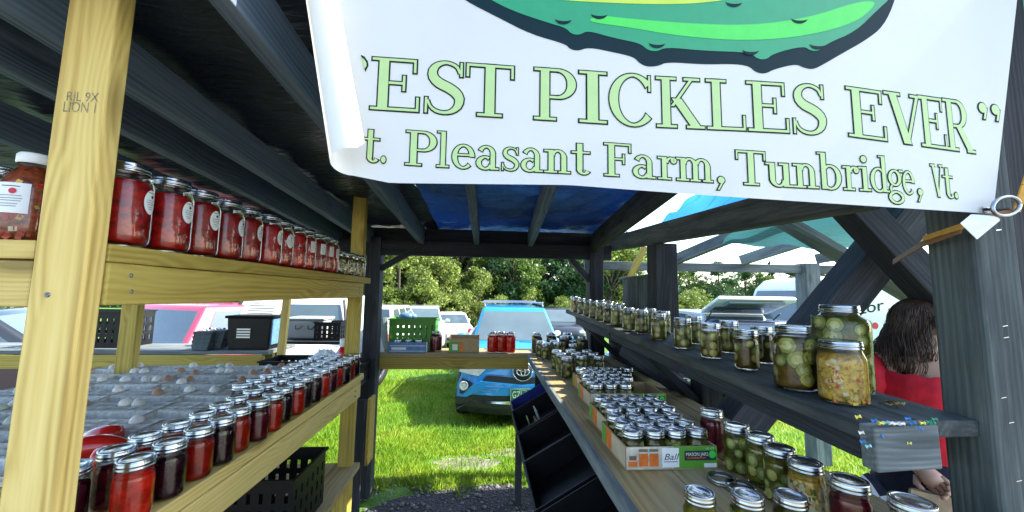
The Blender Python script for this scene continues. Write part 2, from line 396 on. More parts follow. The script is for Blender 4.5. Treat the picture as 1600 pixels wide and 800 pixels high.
def ground_mats():
    m, p = new_mat('soil_grass'); nt, N = nodes(m); tc = N('ShaderNodeTexCoord')
    a = N('ShaderNodeTexNoise', ins={'Vector': tc.outputs['Object'], 'Scale': 1.6, 'Detail': 8, 'Roughness': .7})
    b = N('ShaderNodeTexNoise', ins={'Vector': tc.outputs['Object'], 'Scale': 60, 'Detail': 6})
    s = N('ShaderNodeMath', operation='MULTIPLY_ADD', ins={0: a.outputs[0], 1: .5}); h = N('ShaderNodeMath', operation='MULTIPLY', ins={0: b.outputs[0], 1: .5}); nt.links.new(h.outputs[0], s.inputs[2])
    nt.links.new(ramp(N, s.outputs[0], [(.3, (.03, .09, .008)), (.5, (.08, .20, .014)), (.68, (.13, .26, .02)), (.8, (.22, .20, .10))]), p.inputs['Base Color'])
    p.inputs['Roughness'].default_value = .9
    bp = N('ShaderNodeBump', ins={'Strength': .9, 'Distance': .03, 'Height': b.outputs[0]}); nt.links.new(bp.outputs[0], p.inputs['Normal'])
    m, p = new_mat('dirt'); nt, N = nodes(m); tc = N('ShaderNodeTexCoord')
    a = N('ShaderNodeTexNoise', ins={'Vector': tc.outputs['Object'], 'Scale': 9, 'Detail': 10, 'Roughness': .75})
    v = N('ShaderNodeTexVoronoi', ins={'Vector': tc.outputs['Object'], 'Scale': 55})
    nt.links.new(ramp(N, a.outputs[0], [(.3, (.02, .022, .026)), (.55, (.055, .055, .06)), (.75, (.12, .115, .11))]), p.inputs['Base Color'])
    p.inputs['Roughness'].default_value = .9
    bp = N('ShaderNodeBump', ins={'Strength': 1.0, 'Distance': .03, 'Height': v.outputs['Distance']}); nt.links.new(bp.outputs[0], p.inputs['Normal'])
ground_mats()
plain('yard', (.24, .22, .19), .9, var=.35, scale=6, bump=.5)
plain('stone', (.16, .16, .165), .85, var=.4, scale=20)

# ------------------------------------------------------------------ ground, grass, dirt, hills
def make_ground():
    xs = np.array([-400, -120, -60, -30, -15, -8, -4, -2, -1, 0, 1, 2, 4, 8, 15, 30, 60, 120, 400.])
    ys = np.array([-60, -20, -6, -2, 0, 1, 2, 3, 4, 5, 6.1, 7.5, 9, 11, 14, 19, 25, 40, 60, 120, 400.])
    v = [(x, y, ground(y)) for y in ys for x in xs]; n = len(xs)
    f = [(j*n+i, j*n+i+1, (j+1)*n+i+1, (j+1)*n+i) for j in range(len(ys)-1) for i in range(n-1)]
    tag(MB().add(v, f).build('ground', 'soil_grass', smooth=True), kind='structure')
    mb = MB(); P = []
    for k in range(60):
        a = 2*math.pi*k/60; r = 1+.07*math.sin(5*a)+.05*math.sin(9*a+1)+rng.normal(0, .03)
        P.append((-.15+2.6*r*math.cos(a), 1.05+2.2*r*math.sin(a)*(1 if math.sin(a) > 0 else 1.6), .006))
    P = [(x, min(y, 3.28+rng.normal(0, .05)), z) for x, y, z in P]
    P = [(min(x, 1.05), y, z) for x, y, z in P]
    mb.add([(-.1, 1, .006)]+P, [(0, i+1, (i+1) % 60+1) for i in range(60)])
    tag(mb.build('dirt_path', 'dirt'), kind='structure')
    tag(MB().add([(-40, -50, .003), (40, -50, .003), (40, .9, .003), (-40, .9, .003)], [(0, 1, 2, 3)]).build('unseen_gravel_yard', 'yard'), kind='structure')  # unseen ground in front of the stall, added for neutral bounce light
    for cx, cy, rx, ry in ((-.12, 3.95, .34, .20), (.38, 4.25, .30, .16), (-.75, 3.62, .18, .10)):
        v = [(cx, cy, ground(cy)+.003)]
        for k in range(24):
            a = 2*math.pi*k/24; r = 1+rng.normal(0, .13); y = cy+ry*r*math.sin(a); v.append((cx+rx*r*math.cos(a), y, ground(y)+.003))
        tag(MB().add(v, [(0, i+1, (i+1) % 24+1) for i in range(24)]).build('bare_patch', 'yard'), kind='structure')
    # loose stones and wood chips on the dirt
    mb = MB()
    for k in range(1500):
        x, y = rng.uniform(-1.3, .9), rng.uniform(1.9, 3.35); s = abs(rng.normal(.008, .006))+.003
        M = Matrix.Translation((x, y, .006+s*.3)) @ Quaternion(rng.normal(size=4)).normalized().to_matrix().to_4x4() if False else Matrix.Translation((x, y, .006+s*.3)) @ Matrix.Rotation(rng.uniform(0, 6), 4, 'Z')
        v = [(s*rng.uniform(.6, 1.3)*a, s*rng.uniform(.6, 1.3)*b, s*.6*c) for a, b, c in ((1, 0, 0), (0, 1, 0), (-1, 0, 0), (0, -1, 0), (0, 0, 1), (0, 0, -1))]
        mb.add(v, [(0, 1, 4), (1, 2, 4), (2, 3, 4), (3, 0, 4), (1, 0, 5), (2, 1, 5), (3, 2, 5), (0, 3, 5)], M)
    tag(mb.build('gravel', 'stone'), 'loose dark gravel and chips on the dirt floor', 'gravel', kind='stuff')
make_ground()

def make_grass(name, label, boxes):
    V = []; 
    for (x0, x1, y0, y1, n, h) in boxes:
        x = rng.uniform(x0, x1, n); y = rng.uniform(y0, y1, n)
        # patchy: thin out by a lumpy field
        q = np.sin(x*3.1+1.3*np.sin(y*2.3))*np.sin(y*2.7+.8*np.sin(x*1.9))+rng.normal(0, .5, n)
        bare = (np.hypot((x+.15)*1.4, (y-3.95)*2.2) < .55) & (rng.random(n) < .8)
        bare |= (np.hypot((x-.35)*1.2, (y-4.2)*2.2) < .4) & (rng.random(n) < .7)
        edge = (x < 1.05) & (x > -2.4) & (y < 3.32+.10*np.sin(x*7)+.06*np.sin(x*17)+rng.normal(0, .05, n))
        k = (q > -.9) & ~bare & ~edge; x = x[k]; y = y[k]; m = len(x)
        z = np.interp(y, [-20, 3, 6.1, 9, 14, 25, 60], [0, 0, -.26, -.42, -.6, -.95, -1.3])-.004
        a = rng.uniform(0, 6.283, m); w = rng.uniform(.003, .006, m)*h/.06; hh = h*rng.uniform(.5, 1.35, m)*(1+.25*np.sin(x*4)*np.sin(y*3.3)); l = rng.normal(0, .5, (m, 2))*hh[:, None]
        dx, dy = np.cos(a)*w, np.sin(a)*w
        T = np.stack([np.stack([x-dx, y-dy, z], 1), np.stack([x+dx, y+dy, z], 1), np.stack([x+l[:, 0], y+l[:, 1], z+hh], 1)], 1)
        V.append(T.reshape(-1, 3))
    V = np.concatenate(V); n = len(V)//3
    me = bpy.data.meshes.new(name); me.vertices.add(3*n); me.vertices.foreach_set('co', V.ravel())
    me.loops.add(3*n); me.loops.foreach_set('vertex_index', np.arange(3*n, dtype=np.int32)); me.polygons.add(n)
    me.polygons.foreach_set('loop_start', np.arange(0, 3*n, 3, dtype=np.int32)); me.polygons.foreach_set('loop_total', np.full(n, 3, dtype=np.int32))
    nr = np.tile(np.array([0., 0., 1.]), (3*n, 1))+rng.normal(0, .35, (3*n, 3)); nr /= np.linalg.norm(nr, axis=1)[:, None]
    me.update(calc_edges=True); me.polygons.foreach_set('use_smooth', [True]*n)
    me.normals_split_custom_set_from_vertices([tuple(q) for q in nr])
    tag(link(name, me, 'grass_blade'), label, 'grass', kind='stuff')
make_grass('lawn_grass', 'bright green mown grass between the stall and the parked cars',
           [(-2.4, 1.2, 3.1, 5.0, 90000, .055), (-3, 1.2, 5, 9, 60000, .06), (-6, 2, 8, 16, 30000, .08),
            (1.0, 4.6, 1.2, 4.2, 110000, .055), (1.2, 6, 4.2, 9, 60000, .06)])

# ------------------------------------------------------------------ trees
def leaf_mesh(name, pts, size, flat=0.0):
    n = len(pts); a = rng.normal(size=(n, 3)); a /= np.linalg.norm(a, axis=1)[:, None]
    b = rng.normal(size=(n, 3)); b -= a*(a*b).sum(1)[:, None]; b /= np.linalg.norm(b, axis=1)[:, None]
    if flat: a[:, 2] *= 1-flat; b[:, 2] *= 1-flat
    s = size*rng.uniform(.6, 1.4, (n, 1)); a *= s; b *= s*.6
    Q = np.stack([pts-a, pts+b, pts+a, pts-b], 1).reshape(-1, 3)
    me = bpy.data.meshes.new(name); me.vertices.add(4*n); me.vertices.foreach_set('co', Q.ravel()); me.loops.add(4*n)
    me.loops.foreach_set('vertex_index', np.arange(4*n, dtype=np.int32)); me.polygons.add(n)
    me.polygons.foreach_set('loop_start', np.arange(0, 4*n, 4, dtype=np.int32)); me.polygons.foreach_set('loop_total', np.full(n, 4, dtype=np.int32))
    me.update(calc_edges=True); return me

def broadleaf(name, mat, h=8.0, rx=2.6, n=9000, leaf=.13, low=.12, seed=0):
    g = np.random.default_rng(seed); root = thing(name)
    mb = MB(); top = Vector((g.normal(0, .2), g.normal(0, .2), h*.8))
    mb.tube([(0, 0, -.3), (g.normal(0, .08), g.normal(0, .08), h*.3), top], [.16, .12, .03], 8)
    cl = []
    for k in range(46):
        u = g.uniform(low, 1.0); rad = rx*math.sqrt(max(.03, 1-abs(2*(u-.45))**2.2))*g.uniform(.35, 1.0); a = g.uniform(0, 6.283)
        cl.append(np.array([math.cos(a)*rad, math.sin(a)*rad, u*h]))
    for c in cl[::3]:
        b = Vector((0, 0, max(.4, c[2]*.6))); e = Vector(c); mid = (b+e)/2+Vector((0, 0, .25)); mb.tube([b, mid, e], [.06, .04, .012], 5)
    link('trunk', mb.mesh('trunk', smooth=True), 'bark', root, True)
    P = []
    for c in cl:
        r = g.uniform(.45, .95)*rx/2.6; m = int(n/46*g.uniform(.5, 1.5)); d = g.normal(size=(m, 3)); d /= np.linalg.norm(d, axis=1)[:, None]
        P.append(c+d*(r*g.uniform(.25, 1.0, (m, 1))**.6)*np.array([1, 1, .75]))
    P = np.concatenate(P); P[:, 2] = np.maximum(P[:, 2], .1)
    link('crown', leaf_mesh('crown', P, leaf), mat, root, True); return root

def conifer(name, mat, h=11.0, rx=2.3, n=9000, leaf=.16, seed=0):
    g = np.random.default_rng(seed); root = thing(name); mb = MB()
    mb.tube([(0, 0, -.3), (0, 0, h*.5), (0, 0, h)], [.2, .12, .02], 8); P = []
    nb = 80
    for k in range(nb):
        u = (k+g.random())/nb; z = h*(.1+.9*u); L = rx*(1-u)**.8*g.uniform(.65, 1.1)+.15; a = g.uniform(0, 6.283)
        d = np.array([math.cos(a), math.sin(a), 0]); e = np.array([0, 0, z])+d*L+np.array([0, 0, -.18*L])
        if k % 2 == 0: mb.tube([(0, 0, z), tuple(e)], [.03, .008], 4)
        m = int(n/nb*(.4+1.2*L/rx)); t = g.uniform(.15, 1, (m, 1)); s = np.array([-d[1], d[0], 0])
        P.append(np.array([0, 0, z])*(1-t)+e*t+s*g.normal(0, .28, (m, 1))*(1.1-t*.7)*L*.5+np.array([0, 0, 1])*g.normal(-.05, .10, (m, 1)))
    link('trunk', mb.mesh('trunk', smooth=True), 'bark', root, True)
    link('crown', leaf_mesh('crown', np.concatenate(P), leaf, .45), mat, root, True); return root

PROTO = dict(a=broadleaf('broadleaf_tree', 'leaf_a', 8.5, 2.7, 11000, .11, seed=1), b=broadleaf('broadleaf_tree', 'leaf_b', 9.5, 3.0, 11000, .12, seed=2),
             c=broadleaf('broadleaf_tree', 'leaf_c', 5.5, 2.2, 9000, .085, low=.04, seed=3), d=conifer('conifer_tree', 'leaf_d', 13, 2.7, 11000, .15, seed=4),
             e=broadleaf('broadleaf_tree', 'leaf_e', 8.0, 3.2, 11000, .12, low=.06, seed=5), s=broadleaf('leafy_bush', 'leaf_c', 2.6, 1.7, 7000, .06, low=.02, seed=6))
WORDS = dict(a='mid green broadleaf tree', b='tall dark broadleaf tree', c='pale yellow-green young tree', d='dark pointed conifer', e='dense rounded green tree', s='pale leafy bush')
used = set(); tree_n = {}
def tree(kind, px, Y, scale=1.0, place='', rz=None):
    r = PROTO[kind]
    if kind in used: r = copy_tree(r)
    used.add(kind)
    p = at(px, 470, Y=Y); r.location = (p.x, Y, ground(Y)); s = scale; r.scale = (s*rng.uniform(.9, 1.1), s*rng.uniform(.9, 1.1), s)
    r.rotation_euler = (0, 0, rng.uniform(0, 6.28) if rz is None else rz)
    key = (kind, place); tree_n[key] = tree_n.get(key, 0)+1
    tag(r, '%s %s, %s from the left' % (WORDS[kind], place, ORD[tree_n[key]-1]), 'bush' if kind == 's' else 'tree', 'trees round the field')
for kind, px, Y, s in (('a', 590, 24, 1.05), ('c', 622, 21, 1.0), ('b', 560, 27, 1.1), ('a', 648, 25, 1.1), ('b', 690, 29, 1.15), ('c', 675, 22, .9), ('a', 715, 25, .95),
                       ('d', 735, 31, 1.1), ('e', 760, 26, .85), ('c', 745, 22.5, .75), ('d', 790, 33, 1.1), ('a', 800, 25, .85), ('d', 835, 29, 1.05), ('d', 880, 31, 1.1),
                       ('e', 850, 27, .8), ('c', 820, 24, .6), ('e', 905, 28, .95), ('b', 630, 33, 1.2), ('d', 770, 36, 1.25), ('s', 660, 20, 1.1), ('s', 610, 19.5, .9), ('s', 780, 21, .8), ('s', 720, 21, .9), ('s', 880, 22, .8)):
    tree(kind, px, Y, s, 'behind the parked cars')
for kind, px, Y, s in (('b', 20, 26, 1.0), ('a', 480, 24, 1.0), ('e', 360, 26, .9), ('b', 440, 28, 1.1)):
    tree(kind, px, Y, s, 'beyond the left shelves')
for kind, px, Y, s in (('c', 955, 26, 1.25), ('a', 985, 30, .95), ('a', 945, 29, 1.15), ('a', 1075, 38, .72), ('e', 1125, 36, .72), ('e', 1165, 40, .7), ('a', 1195, 38, .66), ('c', 1090, 30, .62), ('s', 1075, 24, 1.0), ('s', 1110, 24, .75),
                       ('c', 1215, 33, .6), ('e', 1245, 37, .72), ('b', 1290, 42, .65), ('a', 1340, 40, .6), ('d', 1205, 52, .62), ('d', 1240, 55, .6), ('b', 1270, 54, .65), ('s', 1040, 23, .9), ('e', 1030, 37, .75)):
    tree(kind, px, Y, s, 'across the field on the right')

def hills():
    v = []; f = []; n = 60
    for i in range(n+1):
        x = -160+320*i/n; h = 4.0+1.2*math.sin(x*.05)+.8*math.sin(x*.13+1)-(.03*max(0, x-10) if x < 60 else 1.5)
        v += [(x, 62, -1.4), (x, 70, h*.6), (x, 95, h)]
    for i in range(n): f += [(3*i, 3*i+3, 3*i+4, 3*i+1), (3*i+1, 3*i+4, 3*i+5, 3*i+2)]
    tag(MB().add(v, f).build('hills', 'hill_green', smooth=True), kind='structure')
    P = np.stack([rng.uniform(-110, 160, 45000), rng.uniform(58, 66, 45000), np.zeros(45000)], 1)
    P[:, 2] = rng.random(45000)**.7*(4.2+1.2*np.sin(P[:, 0]*.35)+.8*np.sin(P[:, 0]*.9+1))-1.2
    tag(link('far_woods', leaf_mesh('far_woods', P, .35), 'leaf_e'), 'far green woods closing the field behind the trees', 'woods', kind='stuff')
hills()

# ------------------------------------------------------------------ timber shed
shed = thing('market_shed', (0, 3.2, 0), 'dark weathered timber market shed with rafters and braced posts', 'shed')
def B(name, a, b, w, t, mat='old_timber', up=(0, 0, 1), par=None, **k): return board(name, a, b, w, t, mat, par or shed, up, **k)
# roof posts
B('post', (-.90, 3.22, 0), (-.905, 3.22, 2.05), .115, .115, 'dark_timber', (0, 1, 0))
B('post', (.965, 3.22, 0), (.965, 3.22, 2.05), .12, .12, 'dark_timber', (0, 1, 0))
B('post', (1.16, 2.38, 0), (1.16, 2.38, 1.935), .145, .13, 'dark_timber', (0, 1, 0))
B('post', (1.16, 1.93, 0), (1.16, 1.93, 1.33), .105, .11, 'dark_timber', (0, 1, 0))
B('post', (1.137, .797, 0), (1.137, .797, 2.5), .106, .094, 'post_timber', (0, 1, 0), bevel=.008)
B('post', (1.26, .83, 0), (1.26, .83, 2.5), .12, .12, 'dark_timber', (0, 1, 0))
# back beam, header and plates
B('beam', (-1.9, 3.2, 1.965), (1.10, 3.2, 1.965), .05, .125, 'dark_timber')
B('beam', (-1.9, 3.27, 2.06), (1.05, 3.27, 2.06), .06, .16, 'dark_timber')
B('wall_plate', (.95, 1.0, 2.28), (.95, 3.35, 2.03), .05, .16, 'old_timber')
B('header', (-1.9, .86, 2.62), (1.3, .86, 2.62), .05, .14, 'old_timber')
# knee braces at the back beam
B('brace', (-.85, 3.2, 1.79), (-.53, 3.2, 1.98), .045, .05, 'dark_timber', (0, 1, 0))
B('brace', (.91, 3.2, 1.72), (.70, 3.2, 1.96), .045, .05, 'dark_timber', (0, 1, 0))
# rafters
for x0, x1 in ((-1.72, -1.70), (-1.22, -1.21), (-.985, -.955), (-.52, -.525), (-.08, -.062), (.26, .40)):
    yr = .45 if x0 < -.4 else .74; B('rafter', (x0, yr, 2.235-.0614*(yr-.45)), (x1, 3.3, 2.06), .045, .13, 'rafter_wood')
# right hand lean-to frame
B('beam', (1.13, 1.0, 1.925), (1.13, 3.5, 2.065), .06, .125, 'old_timber')
B('rail', (.98, 3.62, 1.885), (5.0, 3.62, 1.90), .05, .085, 'grey_timber')
B('post', (3.30, 3.62, 0), (3.30, 3.62, 1.95), .155, .14, 'grey_timber', (0, 1, 0))
B('post', (1.06, 3.62, 0), (1.06, 3.62, 2.05), .10, .10, 'grey_timber', (0, 1, 0))
B('rafter', at(1056, 410, Y=3.6)-Vector((.0, 0, -.03)), at(1260, 322, Y=2.5), .06, .10, 'grey_timber')
B('rafter', at(1158, 412, Y=3.6)-Vector((0, 0, -.03)), at(1330, 352, Y=2.9), .06, .10, 'grey_timber')
B('rafter', at(1275, 408, Y=3.6)-Vector((0, 0, -.02)), at(1420, 380, Y=3.2), .06, .10, 'grey_timber')
B('brace', at(1222, 345, Y=2.3), at(1470, 490, Y=2.0), .05, .105, 'grey_timber', (0, -1, .2))
# heavy diagonal timbers by the near post
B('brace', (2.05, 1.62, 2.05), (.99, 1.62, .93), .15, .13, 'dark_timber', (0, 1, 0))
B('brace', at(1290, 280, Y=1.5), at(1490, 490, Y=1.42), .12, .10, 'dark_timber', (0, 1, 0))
# half wall of grey boards behind the shelf and dark boards under it
for i in range(5):
    y0 = 2.52+.17*i
    B('wall_board', (1.245, y0, 1.40), (1.245, y0, 1.74+.005*(i % 2)), .165, .022, 'old_timber', (1, 0, 0))
B('cap_rail', (1.25, 2.42, 1.752), (1.25, 3.38, 1.752), .05, .018, 'grey_timber')
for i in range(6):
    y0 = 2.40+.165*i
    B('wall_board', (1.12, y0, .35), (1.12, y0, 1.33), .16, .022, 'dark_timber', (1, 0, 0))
B('pole', at(980, 440, Y=3.5), at(1008, 385, Y=3.4), .05, .05, 'treated_pine', (0, 1, 0))

def sheet(name, mat, x0, x1, y0, y1, zf, n=40, m=40, wr=.012, label=None, cat=None):
    v = []; f = []
    for j in range(m+1):
        for i in range(n+1):
            x = x0+(x1-x0)*i/n; y = y0+(y1-y0)*j/m
            w = wr*(math.sin(x*9+3*math.sin(y*4))+.7*math.sin(y*21+2*math.sin(x*5))+.5*math.sin(x*31+y*17))+rng.normal(0, wr*.25)
            v.append((x, y, zf(x, y)+w))
    for j in range(m):
        for i in range(n): f.append((j*(n+1)+i, j*(n+1)+i+1, (j+1)*(n+1)+i+1, (j+1)*(n+1)+i))
    o = MB().add(v, f).build(name, mat, smooth=True)
    return tag(o, label, cat)
zr = lambda x, y: 2.325-.0614*(y-.45)
sheet('roof_tarp', 'tarp_black', -2.6, -.40, .30, 3.5, zr, 60, 80, .008, 'black plastic roof tarp over the left rafters', 'tarp')
sheet('roof_tarp', 'tarp_blue', -.41, 1.02, .74, 3.5, lambda x, y: zr(x, y)+.012, 60, 90, .008, 'blue roof tarp stretched over the right rafters above the aisle', 'tarp')
# lean-to tarps on the right
def quad_sheet(name, mat, p, wr, label, n=30):
    p = [Vector(q) for q in p]; v = []; f = []
    for j in range(n+1):
        for i in range(n+1):
            s, t = i/n, j/n; q = p[0]*(1-s)*(1-t)+p[1]*s*(1-t)+p[2]*s*t+p[3]*(1-s)*t
            v.append(q+Vector((0, 0, wr*(math.sin(s*22+3*math.sin(t*6))+.6*math.sin(t*19+s*7))-.05*math.sin(math.pi*s)*math.sin(math.pi*t))))
    for j in range(n):
        for i in range(n): f.append((j*(n+1)+i, j*(n+1)+i+1, (j+1)*(n+1)+i+1, (j+1)*(n+1)+i))
    tag(MB().add(v, f).build(name, mat, smooth=True), label, 'tarp')
quad_sheet('lean_to_tarp', 'tarp_sky', [at(1016, 362, Y=3.0), at(1062, 352, Y=2.55), at(1200, 296, Y=1.75), at(1098, 290, Y=2.05)], .012, 'bright blue tarp edge hanging over the lean-to beam')
quad_sheet('lean_to_tarp', 'tarp_teal', [(1.95, 2.95, 2.02), (3.4, 2.75, 2.0), (2.6, 1.55, 2.32), (1.55, 1.75, 2.32)], .015, 'teal green tarp sagging over the lean-to rafters')

quad_sheet('lean_to_tarp', 'tarp_teal', [(1.25, 1.75, 2.36), (3.3, 1.75, 2.33), (3.3, .6, 2.45), (1.25, .6, 2.45)], .012, 'unseen front end of the lean-to tarp, added to shade the counter')  # unseen stretch behind the banner, added to keep sun off the right counter
# ------------------------------------------------------------------ left display rack of new lumber
rack = thing('display_rack', (-1.4, 1.6, 0), 'tall yellow pine display rack with two shelves on the left', 'rack')
def K(name, a, b, w, t, mat='new_pine', up=(0, 0, 1), **k): return board(name, a, b, w, t, mat, rack, up, **k)
K('post', (-.775, .768, 0), (-.775, .768, 2.48), .089, .038, 'new_pine', (0, 1, 0))
K('post', at(553, 500, Y=2.46)*1+Vector((0, 0, -1.5)), at(553, 500, Y=2.46)+Vector((0, 0, .9)), .080, .05, 'treated_pine', (0, 1, 0))
K('post', (-2.05, 2.40, 0), (-2.05, 2.40, 2.2), .089, .05, 'treated_pine', (0, 1, 0))
K('post', (-2.05, .80, 0), (-2.05, .80, 2.2), .089, .05, 'treated_pine', (0, 1, 0))
# upper shelf
for i in range(3): K('shelf_plank', (-.80-.145*i, .79, 1.668), (-.80-.145*i, 2.53, 1.668), .14, .036, 'treated_pine')
K('shelf_beam', (-.748, .79, 1.606), (-.748, 2.36, 1.606), .036, .084, 'treated_pine')
K('shelf_plank', (-2.0, .86, 1.667), (-1.24, .86, 1.667), .14, .036, 'treated_pine')
K('front_rail', (-2.1, .77, 1.668), (-.822, .77, 1.668), .036, .035, 'new_pine')
K('front_rail', (-2.1, .77, 1.606), (-.822, .77, 1.606), .036, .084, 'new_pine')
K('cross_arm', (-2.05, 2.36, 1.6), (-.77, 2.36, 1.6), .038, .084, 'treated_pine')
# bench
for i in range(9): K('bench_plank', (-.805-.146*i, .72, 1.071), (-.805-.146*i, 2.50, 1.071), .142, .036, 'new_pine')
K('bench_fascia', (-.750, .79, 1.005), (-.750, 2.44, 1.005), .036, .09, 'new_pine')
K('bench_end', (-2.05, 2.42, 1.005), (-.77, 2.42, 1.005), .036, .09, 'treated_pine')
# low bench
for i in range(4): K('low_plank', (-.795-.135*i, .6, .535), (-.795-.135*i, 2.50, .535), .130, .036, 'counter_wood')
K('low_leg', (-.80, 2.40, 0), (-.80, 2.40, .515), .089, .038, 'treated_pine', (0, 1, 0))
K('low_leg', (-1.3, 2.40, 0), (-1.3, 2.40, .515), .089, .038, 'treated_pine', (0, 1, 0))
# lumber stamp on the near post
def stamp():
    mb = MB()
    for s, z, h, x in (('LION 1', 1.93, .022, -.803), ('RJL 9X', 1.952, .020, -.800)):
        v, f, w = text2d(s, h*1.35); mb.add([(x+a*(.058/w), .7475, z+b) for a, b in v], f)
    mb.build('lumber_stamp', 'stamp_ink', rack)
stamp()
for x, y, z, n in ((-.729, .84, 1.625, 'x'), (-.729, .845, 1.592, 'x'), (-.729, 2.30, 1.62, 'x'), (-.729, 2.31, 1.59, 'x'), (-.729, .88, 1.02, 'x'), (-.729, 2.33, 1.02, 'x'), (-.729, 2.33, .99, 'x'), (-.785, .748, 1.585, 'y'), (-.77, .748, 1.03, 'y'), (-.90, .751, 1.60, 'y')):
    M = Matrix.Translation((x, y, z)) @ (Matrix.Rotation(R(90), 4, 'Y') if n == 'x' else Matrix.Rotation(R(90), 4, 'X')); mb = MB(); mb.lathe([(.0045, -.004), (.0048, .0015), (.0030, .0022), (.0014, .0005), (.0005, .0005)], 10, M); mb.build('screw', 'paint_grey', rack, smooth=True)

# ------------------------------------------------------------------ counters
def counter(name, loc, label): return thing(name, loc, label, 'counter')
bc = counter('back_counter', (-.3, 3.4, 0), 'plank counter crossing the back of the stall')
for i in range(2): board('plank', (-1.02, 3.36+.155*i, 1.071), (.52, 3.36+.155*i, 1.071), .15, .036, 'counter_wood', bc)
board('fascia', (-1.0, 3.30, 1.005), (.40, 3.30, 1.005), .036, .095, 'treated_pine', bc)
for x in (-.95, .52): board('leg', (x, 3.42, 0), (x, 3.42, 1.05), .089, .04, 'dark_timber', bc, (0, 1, 0))
rc = counter('side_counter', (.7, 1.8, 0), 'long worn plank counter along the right side holding jars')
for i, (x, w) in enumerate(((.475, .185), (.666, .19), (.862, .19), (1.0, .08))):
    board('plank', (x-.012, .3, 1.071+.001*(i % 2)), (x+.02, 3.26, 1.071+.001*(i % 2)), w, .036, 'counter_wood', rc)
board('edge_board', (.368, .3, 1.066), (.392, 3.26, 1.066), .02, .05, 'grey_timber', rc)
board('joist', (.55, .3, 1.02), (.55, 3.2, 1.02), .04, .06, 'dark_timber', rc)
for y in (1.35, 2.45, 3.1): board('leg', (.60, y, 0), (.60, y, 1.0), .07, .07, 'dark_timber', rc, (0, 1, 0))
lt = counter('left_table', (-2.8, 3.6, 0), 'long pale plank table behind the left rack')
for i in range(3): board('plank', (-4.6, 3.44+.155*i, 1.074), (-1.78, 3.44+.155*i, 1.074), .15, .03, 'grey_timber', lt)
board('fascia', (-4.6, 3.38, 1.0), (-1.82, 3.38, 1.0), .036, .11, 'treated_pine', lt)
for x in (-4.3, -3.0, -1.9): board('leg', (x, 3.6, 0), (x, 3.6, 1.05), .089, .05, 'treated_pine', lt, (0, 1, 0))
board('upright', at(437, 572, Y=3.34), at(449, 465, Y=3.34), .055, .04, 'new_pine', lt, (0, 1, 0))
# right upper shelf
zs = lambda y: 1.34+.04*(y-.77)
us = thing('wall_shelf', (.95, 2, 0), 'dark weathered upper shelf along the right posts holding pickle jars', 'shelf')
for y0, y1 in ((.775, 2.40), (2.34, 3.62)):
    e = .004 if y0 > 2 else 0
    for i in range(2): board('plank', (.874+.142*i, y0, zs(y0)-.019+e), (.866+.142*i, y1, zs(y1)-.019+e), .140, .036, 'old_timber', us)
board('fascia', (.842, .80, zs(.8)-.064), (.835, 2.4, zs(2.4)-.064), .036, .052, 'dark_timber', us)
board('fascia', (.835, 2.42, zs(2.42)-.066), (.83, 3.3, zs(3.3)-.066), .036, .055, 'dark_timber', us)
board('end_board', (.80, .757, zs(.77)-.044), (.942, .757, zs(.77)-.041), .034, .088, 'grey_timber', us)
for y in (1.93, 2.5, 3.1): board('bracket', (.86, y, zs(y)-.09), (1.12, y, zs(y)-.34), .04, .05, 'dark_timber', us, (0, 1, 0))
board('bracket', (.86, 2.30, zs(2.3)-.12), (1.10, 1.98, zs(2)-.30), .04, .09, 'dark_timber', us)

# ------------------------------------------------------------------ banner
BY = .715
ban = thing('banner', (.4, BY, 1.8), 'large white vinyl banner with green lettering and a cartoon pickle', 'banner')
BOT = [(545, 273), (610, 286), (888, 289), (1073, 303), (1315, 319), (1550, 334)]
def bpt(px, py, off=0.0):
    p = at(px, py, Y=BY); return Vector((p.x, BY-off, p.z))
def edge(pl, t): return np.interp(t, [a for a, b in pl], [b for a, b in pl])
def banner_surface():
    xr0, xr1 = bpt(1593, 0).x, bpt(1552, 334).x; n = 60; m = 24; TOP = 2.52
    bx = [bpt(*q).x for q in BOT]; bz = [bpt(*q).z for q in BOT]
    xl_b, xl_t = bpt(552, 272).x, bpt(505, 0).x
    v = []; f = []
    for j in range(m+1):
        t = j/m
        for i in range(n+1):
            s = i/n
            xb = xl_b+(xr1-xl_b)*s; xt = (xl_t-.07)+(xr0+.05-(xl_t-.07))*s; x = xb+(xt-xb)*t
            z = np.interp(xb, bx, bz)*(1-t)+TOP*t; v.append((x, BY, z))
        # rolled left end: coming forward and over to the right
    def row(k): return [v[j*(n+1)+k] for j in range(m+1)]
    for j in range(m):
        for i in range(n): f.append((j*(n+1)+i, j*(n+1)+i+1, (j+1)*(n+1)+i+1, (j+1)*(n+1)+i))
    mb = MB().add(v, f); k = 14; w = []; g = []
    for j in range(m+1):
        t = j/m; x0, _, z0 = v[j*(n+1)]; r = .026-.005*t
        for i in range(k+1):
            a = math.pi*1.22*i/k; fl = 0
            x = x0-r*math.sin(a)*1.25; y = BY-r*(1-math.cos(a))
            w.append((x, y, z0+.020*math.sin(a/2)**2*(1-t)+(0.02*(i/k)**2)*(1-t)))
        # flap continuing to the right
        for q in (1,):
            lx, ly, lz = w[-1]; w.append((lx+.010, ly+.006, lz+.012*(1-t)))
    kk = k+2
    for j in range(m):
        for i in range(kk-1): g.append((j*kk+i, (j+1)*kk+i, (j+1)*kk+i+1, j*kk+i+1))
    mb.add(w, g); mb.build('sheet', 'banner_vinyl', ban, smooth=True)
banner_surface()

